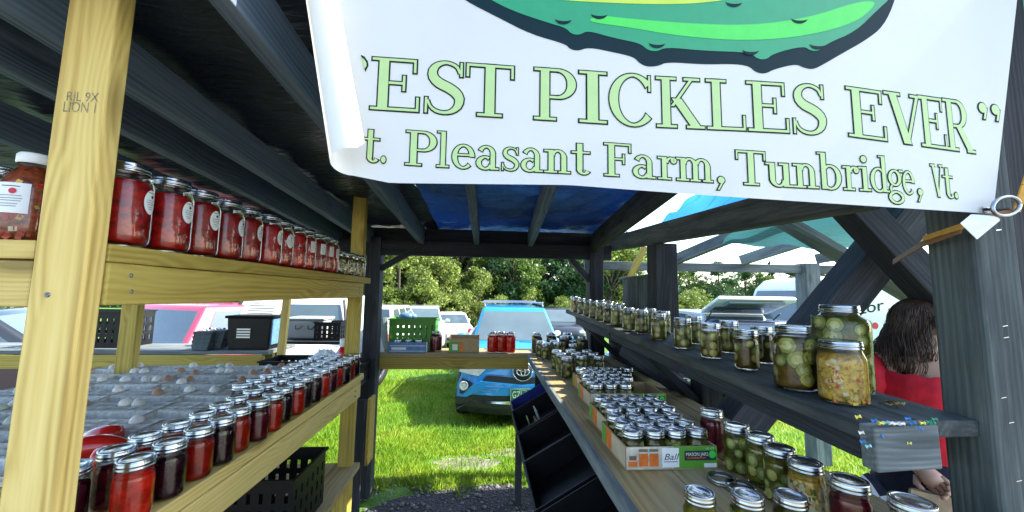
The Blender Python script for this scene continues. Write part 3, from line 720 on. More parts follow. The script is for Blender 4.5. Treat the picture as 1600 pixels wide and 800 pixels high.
# serif lettering drawn from strokes
def _spine():
    c = [(.62, .78, .05), (.57, .90, .06), (.46, .965, .06), (.34, .98, .06), (.21, .93, .10), (.13, .82, .15), (.14, .69, .17), (.25, .58, .18), (.40, .51, .18), (.54, .42, .18), (.62, .30, .165), (.59, .15, .13), (.48, .05, .08), (.34, .02, .06), (.20, .05, .06), (.10, .13, .05), (.05, .25, .05)]; out = []
    for i in range(len(c)-1):
        p0, p1, p2, p3 = c[max(0, i-1)], c[i], c[i+1], c[min(len(c)-1, i+2)]
        for t in (0, .5): out.append(tuple(.5*((2*b)+(-a+c_)*t+(2*a-5*b+4*c_-d)*t*t+(-a+3*b-3*c_+d)*t**3) for a, b, c_, d in zip(p0, p1, p2, p3)))
    return out+[c[-1]]
SPINE = _spine()
class Glyph:
    TH, TN = .17, .055
    def __init__(self): self.s = []
    def bx(self, x0, y0, x1, y1): self.s.append(('b', x0, y0, x1, y1)); return self
    def dg(self, x0, y0, x1, y1, w): self.s.append(('d', x0, y0, x1, y1, w)); return self
    def ar(self, cx, cy, rx, ry, a0, a1, th=None, tn=None): self.s.append(('a', cx, cy, rx, ry, a0, a1, th or self.TH, tn or self.TN)); return self
    def geo(self, o):
        out = []
        for q in self.s:
            if q[0] == 'b': _, a, b, c, d = q; out.append(([(a-o, b-o), (c+o, b-o), (c+o, d+o), (a-o, d+o)], [(0, 1, 2, 3)]))
            elif q[0] == 'd':
                _, x0, y0, x1, y1, w = q; k = o*math.hypot(x1-x0, y1-y0)/max(.01, abs(y1-y0)); ex = (x1-x0)/(y1-y0)*o*(1 if y1 > y0 else -1); sg = 1 if y1 > y0 else -1
                out.append(([(x0-w/2-k-ex, y0-o*sg), (x0+w/2+k-ex, y0-o*sg), (x1+w/2+k+ex, y1+o*sg), (x1-w/2-k+ex, y1+o*sg)], [(0, 1, 2, 3)]))
            elif q[0] == 'p':
                _, P, sx, sy = q; v = []; k = min(sx, sy)
                for i, (x, y, w) in enumerate(P):
                    x0, y0, _w = P[max(0, i-1)]; x1, y1, _w = P[min(len(P)-1, i+1)]; tx, ty = (x1-x0)*sx, (y1-y0)*sy; d = math.hypot(tx, ty); nx, ny = -ty/d, tx/d; h = w*k/2+o
                    v += [(x*sx+nx*h, y*sy+ny*h), (x*sx-nx*h, y*sy-ny*h)]
                out.append((v, [(2*i, 2*i+1, 2*i+3, 2*i+2) for i in range(len(P)-1)]))
            else:
                _, cx, cy, rx, ry, a0, a1, th, tn = q; n = max(6, int(abs(a1-a0)/9)); v = []; da = math.degrees(o/max(rx, ry)) if abs(a1-a0) < 359 else 0
                sgn = 1 if a1 > a0 else -1
                for i in range(n+1):
                    a = R(a0-da*sgn+(a1-a0+2*da*sgn)*i/n); w = (tn+(th-tn)*abs(math.cos(a))**1.3)/2
                    for e in (-1, 1): v.append((cx+(rx-w+e*(w+o))*math.cos(a), cy+(ry-w+e*(w+o))*math.sin(a)))
                out.append((v, [(2*i, 2*i+1, 2*i+3, 2*i+2) for i in range(n)]))
        return out
def G(c):
    g = Glyph(); b = g.bx; T = .055
    if c in 'EFLBPRI':
        b(.12, 0, .29, 1); b(0, 0, .42 if c not in 'EL' else .8, T); b(0, 1-T, .42 if c in 'LI' else .5, 1)
    if c == 'I': return g, .42
    if c in 'EF':
        b(.29, .5, .58, .5+T); b(.53, .38, .58, .68); b(.29, 1-T, .76, 1); b(.71, .74, .76, 1)
        if c == 'E': b(.29, 0, .82, T); b(.77, 0, .82, .28)
        return g, .82
    if c == 'L': b(.75, 0, .80, .30); return g, .8
    if c == 'P': b(.29, 1-T, .5, 1); b(.29, .42, .5, .42+T); g.ar(.46, .71, .34, .29, -92, 92); return g, .8
    if c == 'R': b(.29, 1-T, .5, 1); b(.29, .46, .5, .46+T); g.ar(.46, .73, .32, .27, -92, 92); g.dg(.48, .48, .80, .04, .19); b(.70, 0, .98, T); return g, .98
    if c == 'B': b(.29, 1-T, .5, 1); b(.29, .5, .5, .5+T); b(.29, 0, .5, T); g.ar(.46, .775, .30, .225, -92, 92); g.ar(.46, .265, .36, .265, -92, 92); return g, .82
    if c == 'T': b(.33, 0, .50, 1); b(.2, 0, .63, T); b(0, 1-T, .83, 1); b(0, .74, .05, 1); b(.78, .74, .83, 1); return g, .83
    if c == 'S':
        g.s.append(('p', SPINE, 1.0, 1.0))
        b(.62, .72, .67, 1.0); b(.0, 0, .05, .30); return g, .7
    if c == 'C': g.ar(.5, .5, .5, .52, 42, 318, .19); b(.82, .68, .87, 1.0); return g, .88
    if c == 'K':
        b(.12, 0, .29, 1); b(0, 0, .42, T); b(0, 1-T, .42, 1); g.dg(.33, .42, .74, .97, .075); b(.58, 1-T, .92, 1); g.dg(.42, .58, .82, .03, .21); b(.62, 0, 1.0, T); return g, 1.0
    if c == 'V': g.dg(.20, .98, .50, 0, .19); g.dg(.50, .0, .82, .98, .075); b(0, 1-T, .40, 1); b(.64, 1-T, 1.0, 1); return g, 1.0
    if c == 'q': # closing double quotes
        for x in (.1, .42): g.ar(x+.08, .92, .10, .10, 0, 360, .1, .1); g.dg(x+.10, .70, x+.17, .92, .06)
        return g, .62
    X = .68; g.TH = .145
    if c == 'l': b(.12, 0, .265, 1.04); b(0, 0, .38, T); b(0, 1.0, .26, 1.04); return g, .38
    if c == 'i': b(.12, 0, .265, X); b(0, 0, .38, T); b(0, X-T, .26, X); g.ar(.19, .90, .095, .095, 0, 360, .1, .1); return g, .38
    if c == 'e': g.ar(.32, .34, .32, .355, 0, 310); b(.08, .36, .62, .36+T); return g, .64
    if c == 'c': g.ar(.32, .34, .32, .355, 40, 310); return g, .6
    if c == 'a': g.ar(.30, .45, .27, .245, -5, 150, .145); b(.425, 0, .57, .47); g.ar(.27, .19, .27, .20, 60, 330); b(.52, 0, .68, T); return g, .68
    if c == 's': g.s.append(('p', SPINE, .72, .68)); b(.44, .48, .48, .68); b(0, 0, .04, .22); return g, .5
    if c == 'n': b(.12, 0, .265, X); b(0, 0, .36, T); b(0, X-T, .26, X); g.ar(.38, .44, .24, .25, 0, 150); b(.475, 0, .62, .46); b(.40, 0, .73, T); return g, .73
    if c == 'u': b(.10, .2, .245, X); b(0, X-T, .245, X); g.ar(.34, .23, .24, .24, 180, 340); b(.475, 0, .62, X); b(.36, X-T, .62, X); b(.6, 0, .74, T); return g, .74
    if c == 'm':
        b(.12, 0, .265, X); b(0, 0, .36, T); b(0, X-T, .26, X)
        for x in (0, .36): g.ar(.38+x, .44, .24, .25, 0, 150); b(.475+x, 0, .62+x, .46); b(.40+x, 0, .70+x, T)
        return g, 1.06
    if c == 'r': b(.12, 0, .265, X); b(0, 0, .40, T); b(0, X-T, .26, X); g.ar(.40, .42, .22, .26, 50, 150, .13); g.ar(.48, .58, .09, .09, 0, 360, .1, .1); return g, .56
    if c == 't': b(.13, .12, .27, .92); b(0, X-T, .45, X); g.ar(.30, .15, .17, .16, 180, 330, .14); return g, .46
    if c == 'b': b(.10, 0, .245, 1.04); b(0, 1.0, .24, 1.04); g.ar(.36, .34, .32, .355, -150, 150); return g, .68
    if c == 'd': b(.44, 0, .585, 1.04); b(.34, 1.0, .58, 1.04); g.ar(.32, .34, .32, .355, 30, 330); b(.58, 0, .70, T); return g, .7
    if c == 'g': g.ar(.28, .44, .26, .24, 0, 360, .13); g.ar(.30, -.13, .31, .19, 0, 360, .11); b(.46, .62, .62, .68); g.ar(.18, .12, .12, .12, 90, 250, .09); return g, .64
    if c == '.': g.ar(.1, .095, .095, .095, 0, 360, .1, .1); return g, .2
    if c == ',': g.ar(.14, .09, .10, .10, 0, 360, .1, .1); g.dg(.05, -.20, .19, .06, .06); return g, .26
    return g, .5

L1 = [('E', 578, 654), ('S', 663, 724), ('T', 727, 802), ('P', 834, 900), ('I', 905, 948), ('C', 952, 1018), ('K', 1026, 1101), ('L', 1105, 1165), ('E', 1169, 1233),
      ('S', 1240, 1292), ('E', 1326, 1386), ('V', 1386, 1450), ('E', 1440, 1480), ('R', 1479, 1524), ('q', 1531, 1570)]
BL1 = [(540, 169), (578, 171), (838, 187), (1030, 199), (1170, 205), (1326, 213), (1400, 223), (1522, 240), (1570, 247)]
CH1 = [(540, 82), (900, 81), (1030, 79), (1326, 77), (1522, 80)]
L2 = [('t', 566, 592), ('.', 595, 603), ('P', 633, 681), ('l', 682, 701), ('e', 706, 741), ('a', 744, 779), ('s', 784, 810), ('a', 814, 848), ('n', 850, 891), ('t', 893, 922),
      ('F', 944, 989), ('a', 989, 1024), ('r', 1028, 1057), ('m', 1057, 1114), (',', 1119, 1133), ('T', 1151, 1197), ('u', 1197, 1240), ('n', 1240, 1279), ('b', 1279, 1315), ('r', 1318, 1343),
      ('i', 1343, 1361), ('d', 1361, 1390), ('g', 1388, 1413), ('e', 1411, 1430), (',', 1432, 1442), ('V', 1457, 1477), ('t', 1475, 1491), ('.', 1491, 1497)]
BL2 = [(560, 252), (600, 255), (660, 260), (900, 272), (1000, 278), (1165, 289), (1300, 296), (1380, 300), (1470, 308), (1497, 311)]
CH2 = [(560, 55), (660, 54), (1000, 51), (1165, 53), (1350, 55), (1470, 50)]
def lettering(L, BL, CH, o):
    k = 0
    for c, x0, x1 in L:
        g, w = G(c); p0 = bpt(x0, edge(BL, x0)); p1 = bpt(x1, edge(BL, x1)); h = edge(CH, (x0+x1)/2); ht = bpt(x0, edge(BL, x0)-h).z-p0.z
        mo, mf = MB(), MB()
        for mb, oo, dz in ((mo, o, .0005), (mf, -.004, .0012)):
            for v, f in g.geo(oo):
                k += 1; mb.add([p0+(p1-p0)*(a/w)+Vector((0, -dz-(k % 9)*.00006, b*ht)) for a, b in v], f)
        lt_ = mf.build('letter', 'print_fill', ban); mo.build('letter_outline', 'print_outline', lt_)
lettering(L1, BL1, CH1, .022); lettering(L2, BL2, CH2, .03)

def flat_poly(pts, off, mb):
    from mathutils.geometry import tessellate_polygon
    vs = [bpt(x, y, off) for x, y in pts]; mb.add(vs, [list(t) for t in tessellate_polygon([[Vector((v.x, v.z, 0)) for v in vs]])])
def smooth_poly(pts, k=2):
    for _ in range(k):
        q = []
        for i in range(len(pts)):
            a, b = pts[i], pts[(i+1) % len(pts)]; q += [(a[0]*.75+b[0]*.25, a[1]*.75+b[1]*.25), (a[0]*.25+b[0]*.75, a[1]*.25+b[1]*.75)]
        pts = q
    return pts
PD = [(640, -90), (700, -22), (724, 0), (781, 29), (830, 54), (884, 69), (890, 77), (903, 80), (920, 74), (959, 82), (990, 89), (1000, 100), (1013, 105), (1030, 103), (1042, 97), (1101, 101), (1144, 100), (1170, 103), (1180, 113), (1195, 116), (1210, 108),
      (1244, 100), (1255, 106), (1270, 109), (1286, 101), (1315, 84), (1351, 64), (1380, 42), (1399, 0), (1410, -60), (1380, -140), (1000, -170), (700, -150)]
PG = [(690, -90), (735, -20), (766, 0), (802, 18), (859, 37), (884, 44), (893, 54), (906, 55), (918, 48), (959, 60), (1000, 68), (1012, 79), (1026, 81), (1040, 74), (1101, 80), (1172, 82), (1182, 92), (1196, 94), (1208, 84), (1255, 72), (1266, 80), (1280, 80), (1292, 68),
      (1336, 50), (1372, 14), (1393, -4), (1395, -60), (1360, -120), (1000, -150), (740, -130)]
PL = [(920, 30), (940, 25), (973, 29), (1066, 37), (1172, 41), (1265, 28), (1336, 4), (1366, 2), (1364, 12), (1336, 36), (1265, 56), (1172, 65), (1066, 58), (973, 42), (925, 36)]
PY = [(800, -14), (860, 0), (960, 6), (1060, 8), (1130, 2), (1180, -10), (1150, -40), (900, -50), (800, -40)]
for nm, mat, pl, off, s in (('pickle_outline', 'print_dark', PD, .0006, 2), ('pickle_body', 'print_green', PG, .0011, 2), ('pickle_highlight', 'print_lime', PL, .0016, 2), ('pickle_highlight', 'print_yellow', PY, .0016, 2)):  # printed artwork: dark outline, green body, lighter stripes
    mb = MB(); flat_poly(smooth_poly(pl, s), off, mb); mb.build(nm, mat, ban)
mb = MB()
for cx, cy in ((936, 22), (1026, 67), (1146, 3), (1248, 29), (1277, 69), (1172, 78), (880, 30)):
    n = 10; v = []
    for i in range(n+1):
        a = R(10+170*i/n); e = 5*math.sin(math.pi*i/n); v += [bpt(cx+13*math.cos(a), cy+9*math.sin(a), .0021), bpt(cx+13*math.cos(a), cy+9*math.sin(a)-e, .0021)]
    mb.add(v, [(2*i, 2*i+1, 2*i+3, 2*i+2) for i in range(n)])
mb.build('pickle_bump', 'print_dark', ban)['kind'] = 'stuff'
for nm, mat, off, P in (('letter_outline', 'print_outline', .0011, [(555, 86), (561, 89), (566, 96), (567, 103), (562, 113)]), ('letter', 'print_fill', .0016, [(556, 90), (561, 94), (564, 99), (564, 104), (561, 108)])):
    mb = MB(); flat_poly([(x+9, y) for x, y in P], off, mb); mb.build(nm, mat, ban)
mb = MB(); gp = bpt(1536, 328)
mb.lathe([(.0035, 0), (.0075, .001), (.0075, .003), (.0035, .004)], 14, Matrix.Translation((gp.x, BY-.002, gp.z)) @ Matrix.Rotation(R(90), 4, 'X')); mb.build('grommet', 'steel', ban)

# ------------------------------------------------------------------ jars
#           body radius, mouth radius, height to the lid's top
SIZES = dict(quart=(.0465, .036, .178), pint=(.0368, .0330, .131), small=(.034, .029, .098), big=(.064, .042, .232), wide=(.0500, .0415, .150), mid=(.052, .041, .172))
_jm = {}
def jar_meshes(size, nseg=22):
    if size in _jm: return _jm[size]
    r, m, h = SIZES[size]; b = h-.016; sh = b-.30*(r-m)-.022
    prof = [(.004, .0018), (r*.80, .0015), (r*.93, .004), (r*.985, .012), (r, .022), (r*.992, sh*.5), (r, sh-.008), (r*.97, sh), (r*.90, sh+.008), (m*1.02, b-.010), (m*.985, b-.004), (m*.985, b+.002)]
    gl = MB().lathe(prof, nseg).mesh('glass', smooth=True)
    k = .0016
    cp = [(.003, .0055)]+[(max(.003, a-k), z+(.004 if i < 3 else 0)) for i, (a, z) in enumerate(prof[1:9])]+[(m*.985, b-.016), (m*.95, b-.014), (.002, b-.0142)]
    co = MB().lathe(cp, nseg).mesh('contents', smooth=True)
    R0 = m*1.045
    bd = MB().lathe([(R0*.99, b-.004), (R0*1.03, b-.003), (R0*1.03, b), (R0, b+.001), (R0, b+.0035), (R0*1.02, b+.0045), (R0*1.02, b+.007), (R0, b+.008), (R0, b+.013), (R0*.985, b+.0155), (R0*.95, b+.016), (R0*.86, b+.0152), (R0*.86, b+.0135)], nseg).mesh('band', smooth=True)
    ld = MB().lathe([(R0*.865, b+.0136), (R0*.80, b+.0150), (R0*.70, b+.0150), (R0*.66, b+.0140), (.002, b+.0142)], nseg).mesh('lid', smooth=True)
    _jm[size] = (gl, co, bd, ld); return _jm[size]

def slice_mesh(size, r, wav=.0, flesh='flesh'):
    "a cucumber slice lying against the inside of the glass, bent to its curve"
    mb = MB(); n = 12; P = [(r*(1+wav*math.cos(i*6.283/n*6))*math.cos(i*6.283/n), r*(1+wav*math.cos(i*6.283/n*6))*math.sin(i*6.283/n)) for i in range(n)]
    t = .0010; r0 = SIZES[size][0]-.0014
    v = [(x, y, -.002) for x, y in P]+[(x, y, t*.5) for x, y in P]+[(x*.86, y*.86, t*.8) for x, y in P]+[(x*.5, y*.5, t*.6) for x, y in P]+[(0, 0, t)]
    v = [((r0+w)*math.cos(x/r0), (r0+w)*math.sin(x/r0), y) for x, y, w in v]
    mb.add(v, [])
    def F(q, m): mb.f.append(q); mb.m.append(m)
    for i in range(n):
        j = (i+1) % n; F([i, j, n+j, n+i], 0); F([n+i, n+j, 2*n+j, 2*n+i], 0); F([2*n+i, 2*n+j, 3*n+j, 3*n+i], 1); F([3*n+i, 3*n+j, 4*n], 2)
    me = mb.mesh('pickle_slice', smooth=True)
    for k in ('rind', flesh, 'seed'): me.materials.append(MATS[k])
    return me
SLC = {}
def slices_of(size):
    if size not in SLC: k = SIZES[size][0]/.0395; k = min(k, 1.25); SLC[size] = [slice_mesh(size, r*k, w, f) for r, w, f in ((.0170, .03, 'flesh'), (.0195, .04, 'flesh'), (.0135, 0, 'flesh'), (.0165, 0, 'flesh_yellow'), (.0215, .02, 'flesh'))]
    return SLC[size]
def slice_spots(size, n, seed):
    g = np.random.default_rng(seed); r, m, h = SIZES[size]; out = []; tries = 0; top = h-.042-.3*(r-m)
    while len(out) < n and tries < 1500:
        tries += 1; a = g.uniform(0, 6.283); z = g.uniform(.020, top)
        if all(abs((a-b+math.pi) % 6.283-math.pi)*r > (.029 if size != 'big' else .034) or abs(z-c) > .020 for b, c, _ in out): out.append((a, z, int(g.integers(0, 5))))
    return out

def bits_mesh(size, mats, n, s, seed):
    g = np.random.default_rng(seed); r = SIZES[size][0]-.0032; h = SIZES[size][2]; mb = MB()
    for k in range(n):
        a = g.uniform(0, 6.283); z = g.uniform(.008, h-.045); q = s*g.uniform(.6, 1.4); mb.mi = int(g.integers(0, len(mats)))
        if g.random() < .62: mb.mi = 0
        M = Matrix.Rotation(a, 4, 'Z') @ Matrix.Translation((r, 0, z)) @ Matrix.Rotation(g.uniform(0, 3), 4, 'X')
        mb.box((0, 0, 0), (.003, q*1.3, q), M)
    me = mb.mesh('bits', bevel=0)
    for k in mats: me.materials.append(MATS[k])
    return me

def make_jar(name, size, content, slices=0, joined=True, seed=0, bits=None, label=None, nseg=22, lidmat='lid_metal'):
    root = thing(name); gl, co, bd, ld = jar_meshes(size, nseg)
    link('contents', co.copy(), content, root, True)
    if slices:
        sp = slice_spots(size, slices, seed)
        if joined:
            mb = MB()
            bm = bmesh.new()
            for a, z, k in sp:
                tmp = slices_of(size)[k].copy(); tmp.transform(Matrix.Translation((0, 0, z)) @ Matrix.Rotation(a, 4, 'Z')); bm.from_mesh(tmp); bpy.data.meshes.remove(tmp)
            me = bpy.data.meshes.new('pickle_slices'); bm.to_mesh(me); bm.free()
            for k in ('rind', 'flesh', 'seed'): me.materials.append(MATS[k])
            o = link('pickle_slices', me, None, root, True); o['kind'] = 'stuff'
        else:
            for a, z, k in sp: link('pickle_slice', slices_of(size)[k], None, root, True, Matrix.Translation((0, 0, z)) @ Matrix.Rotation(a, 4, 'Z'))
    if bits: o = link('chopped_bits', bits_mesh(size, *bits, seed), None, root, True); o['kind'] = 'stuff'
    link('glass', gl, 'jar_glass', root, True); link('lid', ld, lidmat, root, True); link('band', bd, 'band_metal', root, True)
    if label: label_on(root, size, *label)
    return root

def label_on(root, size, shape, ang, zc, w, h):
    r = SIZES[size][0]+.0006; mb = MB()
    def patch(poly, off, mi):
        n0 = len(mb.v); mb.mi = mi; bm = bmesh.new(); bm.faces.new([bm.verts.new((x, y, 0)) for x, y in poly]); bmesh.ops.triangulate(bm, faces=bm.faces[:])
        bmesh.ops.subdivide_edges(bm, edges=bm.edges[:], cuts=3, use_grid_fill=True); bm.verts.index_update()
        mb.add([((r+off)*math.cos(ang+v.co.x/r), (r+off)*math.sin(ang+v.co.x/r), zc+v.co.y) for v in bm.verts], [[v.index for v in f.verts] for f in bm.faces]); bm.free()
    if shape == 'oval': P = [(w*math.cos(i*6.283/20), h*math.sin(i*6.283/20)*(1 if math.sin(i*6.283/20) < 0 else 1.0)) for i in range(20)]
    else: P = [(-w, -h), (-w*.33, -h), (w*.33, -h), (w, -h), (w, 0), (w, h), (w*.33, h), (-w*.33, h), (-w, h), (-w, 0)]
    patch(P, 0, 0)
    d = .22*min(w, h); cx, cy = (w*.15, h*.45)
    patch([(cx+d*math.cos(i*.785), cy+d*math.sin(i*.785)) for i in range(8)], .0006, 2 if shape == 'rect' else 1)
    for k, (lw, y) in enumerate(((.5, .74), (.62, .12), (.68, -.06), (.62, -.22), (.48, -.42), (.42, -.58))):
        patch([(-w*lw, h*y), (w*lw, h*y), (w*lw, h*(y+.05)), (-w*lw, h*(y+.05))], .0006, 1 if k == 0 else 3)
    link('label', mb.mesh('label', smooth=True), ['label_paper', 'ink', 'ink_red', 'ink_grey'], root, True)

_first = set()
def put(proto, x, y, z, rz, label, cat='jar', group=None):
    r = proto if id(proto) not in _first else copy_tree(proto); _first.add(id(proto))
    r.location = (x, y, z); r.rotation_euler = (0, 0, rz); tag(r, label, cat, group)
    ch = {c.name.split('.')[0]: c for c in r.children}
    if 'contents' in ch and not any(k in ch for k in ('pickle_slices', 'pickle_slice', 'chopped_bits')): ch['contents'].scale.z = random.uniform(.93, 1.0)
    return r

ZB = 1.0905
# --- upper left shelf: quarts of red sauce with oval labels
ang = R(-12)
sauce = [make_jar('sauce_jar', 'quart', m, label=('oval', ang+da, .098, .017, .027)) for m, da in (('sauce', 0), ('sauce', .12), ('sauce', -.12))]
sauce_r = make_jar('sauce_jar', 'quart', 'sauce', label=('rect', ang, .10, .014, .024))
ys = [.862, .975, 1.087, 1.195, 1.30, 1.405, 1.51, 1.61, 1.71, 1.805, 1.90, 1.99]
for i, y in enumerate(ys):
    p = sauce_r if i in (8, 9, 10, 11) else sauce[(0, 1, 0, 0, 2, 1, 0, 2)[i % 8]]
    put(p, -.783+rng.normal(0, .004), y, 1.6885, rng.normal(0, .28), 'quart of red tomato sauce on the upper left shelf, %s behind the near post' % ORD[i], 'jar', 'quarts of red sauce on the upper shelf')
relish = make_jar('relish_jar', 'pint', 'brine_amber', bits=(['onion_bit', 'rind', 'corn_bit'], 130, .008), seed=3)
for i in range(6):
    put(relish, -.785+rng.normal(0, .004), 2.085+.079*i, 1.6885, rng.uniform(0, 6), 'pint of pale relish on the upper left shelf, %s after the red sauce' % ORD[i], 'jar', 'pints of relish on the upper shelf')
# salsa bottle and jar left of the near post
def salsa_bottle():
    root = thing('salsa_bottle', (0, 0, 0), 'red salsa bottle with white cap and label, left of the near post', 'bottle')
    pr = [(.003, .002), (.040, .002), (.046, .010), (.047, .03), (.047, .105), (.042, .128), (.030, .150), (.0235, .160), (.0235, .178)]
    link('contents', MB().lathe([(max(.002, a-.0016), z+.002) for a, z in pr[:-1]]+[(.002, .160)], 24).mesh('contents', smooth=True), 'salsa', root, True)
    SIZES['bottle'] = (.047, .02, .17)
    o = link('chopped_bits', bits_mesh('bottle', ['pepper_bit', 'corn_bit', 'onion_bit', 'sauce'], 150, .007, 5), None, root, True); o['kind'] = 'stuff'
    link('glass', MB().lathe(pr, 24).mesh('glass', smooth=True), 'jar_glass', root, True)
    link('cap', MB().lathe([(.026, .168), (.0275, .17), (.0275, .186), (.025, .190), (.002, .1905)], 24).mesh('cap', smooth=True), 'white_lid', root, True)
    label_on(root, 'bottle', 'rect', R(-70), .088, .028, .031)
    p = at(40, 373, Y=.86); root.location = (p.x, .86, 1.6885); root.rotation_euler = (0, 0, R(-8))
salsa_bottle()
put(sauce[0], at(-12, 373, Y=.93).x, .93, 1.6885, 0, 'quart of red sauce at the far left end of the upper shelf')
# --- bench: jam pints in rows
jam = {m: make_jar('jam_jar', 'pint', m) for m in ('jam_dark', 'jam_red', 'jam_purple')}
JW = dict(jam_dark='black', jam_red='bright red', jam_purple='purple'); cnt = {}
for row, (x, y0, n, dy) in enumerate(((-.770, .955, 17, .0905), (-.862, 1.005, 16, .091), (-.955, 1.64, 9, .091))):
    for i in range(n):
        m = ('jam_red', 'jam_dark', 'jam_red', 'jam_purple', 'jam_dark', 'jam_red', 'jam_dark', 'jam_purple')[(i*5+row*3+(i//4)) % 8]
        if row == 0: m = ['jam_red', 'jam_dark', 'jam_red', 'jam_dark', 'jam_red', 'jam_purple', 'jam_red', 'jam_dark', 'jam_red', 'jam_dark', 'jam_dark', 'jam_red', 'jam_purple', 'jam_red', 'jam_dark', 'jam_red', 'jam_dark'][i]
        put(jam[m], x+rng.normal(0, .004), y0+dy*i+rng.normal(0, .003), ZB, rng.uniform(0, 6),
            '%s jam pint, %s from the near end of the %s row, left bench' % (JW[m], ORD[i], ('aisle', 'middle', 'back')[row]), 'jar', 'jam pints on the left bench')
put(jam['jam_dark'], -.872, .915, ZB, 0, 'pint of black jam nearest the yellow post on the left bench', 'jar', 'jam pints on the left bench')

# --- egg cartons
def carton():
    root = thing('egg_carton'); mb = MB(); Lx, Wy = .29, .10
    # cup tray: shell with six by two hollows
    nx, ny = 36, 12; v = []; f = []
    for j in range(ny+1):
        for i in range(nx+1):
            x = Lx*i/nx; y = Wy*j/ny; c = math.sin(math.pi*x/Lx*6)**2*math.sin(math.pi*y/Wy*2)**2; v.append((x, y, .042-.030*c))
    for j in range(ny):
        for i in range(nx): a = j*(nx+1)+i; f.append((a, a+1, a+nx+2, a+nx+1))
    mb.add(v, f); mb.add([(0, 0, .042), (Lx, 0, .042), (Lx, Wy, .042), (0, Wy, .042), (.008, .008, 0), (Lx-.008, .008, 0), (Lx-.008, Wy-.008, 0), (.008, Wy-.008, 0)], [(0, 1, 5, 4), (1, 2, 6, 5), (2, 3, 7, 6), (3, 0, 4, 7), (4, 5, 6, 7)])
    link('tray', mb.mesh('tray', smooth=True), 'pulp', root, True)
    # lid thrown open towards the camera side: a shallow open box with flared, rounded walls
    mb = MB(); t = .003; h = .032; q = .010
    O_ = [(-.002, 0), (Lx+.002, 0), (Lx+.002, -Wy-.004), (-.002, -Wy-.004)]; I_ = [(q, -q), (Lx-q, -q), (Lx-q, -Wy+q), (q, -Wy+q)]
    v = [(x, y, h) for x, y in O_]+[(x, y, 0) for x, y in I_]+[(x+(t if k in (0, 3) else -t), y+(-t if k < 2 else t), h) for k, (x, y) in enumerate(O_)]+[(x, y, t) for x, y in I_]
    f = []
    for k in range(4):
        n_ = (k+1) % 4; f += [(k, n_, 4+n_, 4+k), (8+n_, 8+k, 12+k, 12+n_), (n_, k, 8+k, 8+n_)]
    f += [(4, 5, 6, 7), (15, 14, 13, 12)]; mb.add(v, f)
    for k in range(6):                     # pressed ribs on the lid's floor
        x = Lx*(k+.5)/6; mb.box((x, -Wy/2, t+.003), (.012, Wy*.6, .007))
    o = link('lid', mb.mesh('lid', bevel=.0022, seg=1), 'pulp', root, True, Matrix.Translation((0, -.002, .008)) @ Matrix.Rotation(R(3), 4, 'X')); return root
CARTON = carton(); EGG = {}
for c in ('white', 'brown', 'green'):
    mb = MB(); mb.lathe([(max(.0008, .0215*math.sin(t)*(1-.10*math.cos(t))), .028-.0285*math.cos(t)) for t in np.linspace(0, math.pi, 10)], 14)
    EGG[c] = mb.build('egg', 'egg_'+c, smooth=True)
def egg(x, y, z, k): put(EGG[k], x, y, z, rng.uniform(0, 6), k.replace('green', 'pale green')+' hen egg in an open grey carton on the left bench', 'egg', k+' eggs in the cartons')
rowy = [1.19, 1.40, 1.61, 1.82, 2.03, 2.24, 2.40]
for j, y in enumerate(rowy):
    for i in range(4):
        x = -1.30-.305*i+.05*math.sin(j*2.1)+(.14 if j < 2 else .10)-(.10 if j > 2 else 0)
        if x < -2.25 or (j == 0 and i == 0): continue
        c = put(CARTON, x, y, ZB, rng.normal(0, .03), 'open grey egg carton, %s row from the front, %s from the jam jars' % (ORD[j], ORD[i]), 'egg carton', 'egg cartons on the left bench')
        rzc = c.rotation_euler.z
        for a in range(6):
            for b in range(2):
                if rng.random() < (.27 if b == 1 else .08):
                    ex, ey = .29*(a+.5)/6, .10*(b+.5)/2
                    egg(x+ex*math.cos(rzc)-ey*math.sin(rzc), y+ex*math.sin(rzc)+ey*math.cos(rzc), ZB+.008, ('white', 'white', 'brown', 'green', 'white', 'brown')[int(rng.integers(0, 6))])
# red peppers
def pepper(x, y, z, rz, L, label):
    root = thing('red_pepper', (x, y, z), label, 'pepper', 'red peppers on the bench', rz)
    n = 12; pts = []; rr = []
    for i in range(n+1):
        t = i/n; pts.append((L*t, .02*math.sin(t*2.2), .032-.012*t+.008*math.sin(t*5))); rr.append(.033*(min(1, t*6+.45))*(1-t**2.2)+.002)
    MB().tube(pts, rr, 14).build('flesh', 'pepper_red', root, True, smooth=True)
    MB().tube([(.006, 0, .025), (-.01, 0, .028), (-.028, .005, .036)], [.017, .008, .0045], 8).build('stem', 'pepper_stem', root, True, smooth=True)
for px, py, rz, L, lb in ((112, 712, .25, .17, 'long red pepper with its tip under the others by the near post'), (186, 690, 2.85, .16, 'red pepper with a stem end towards the jam jars'), (140, 730, .15, .15, 'red pepper lying in front of the others beside a jam jar')):
    p = at(px, py, Z=1.11); pepper(p.x, p.y, ZB, rz, L, lb)

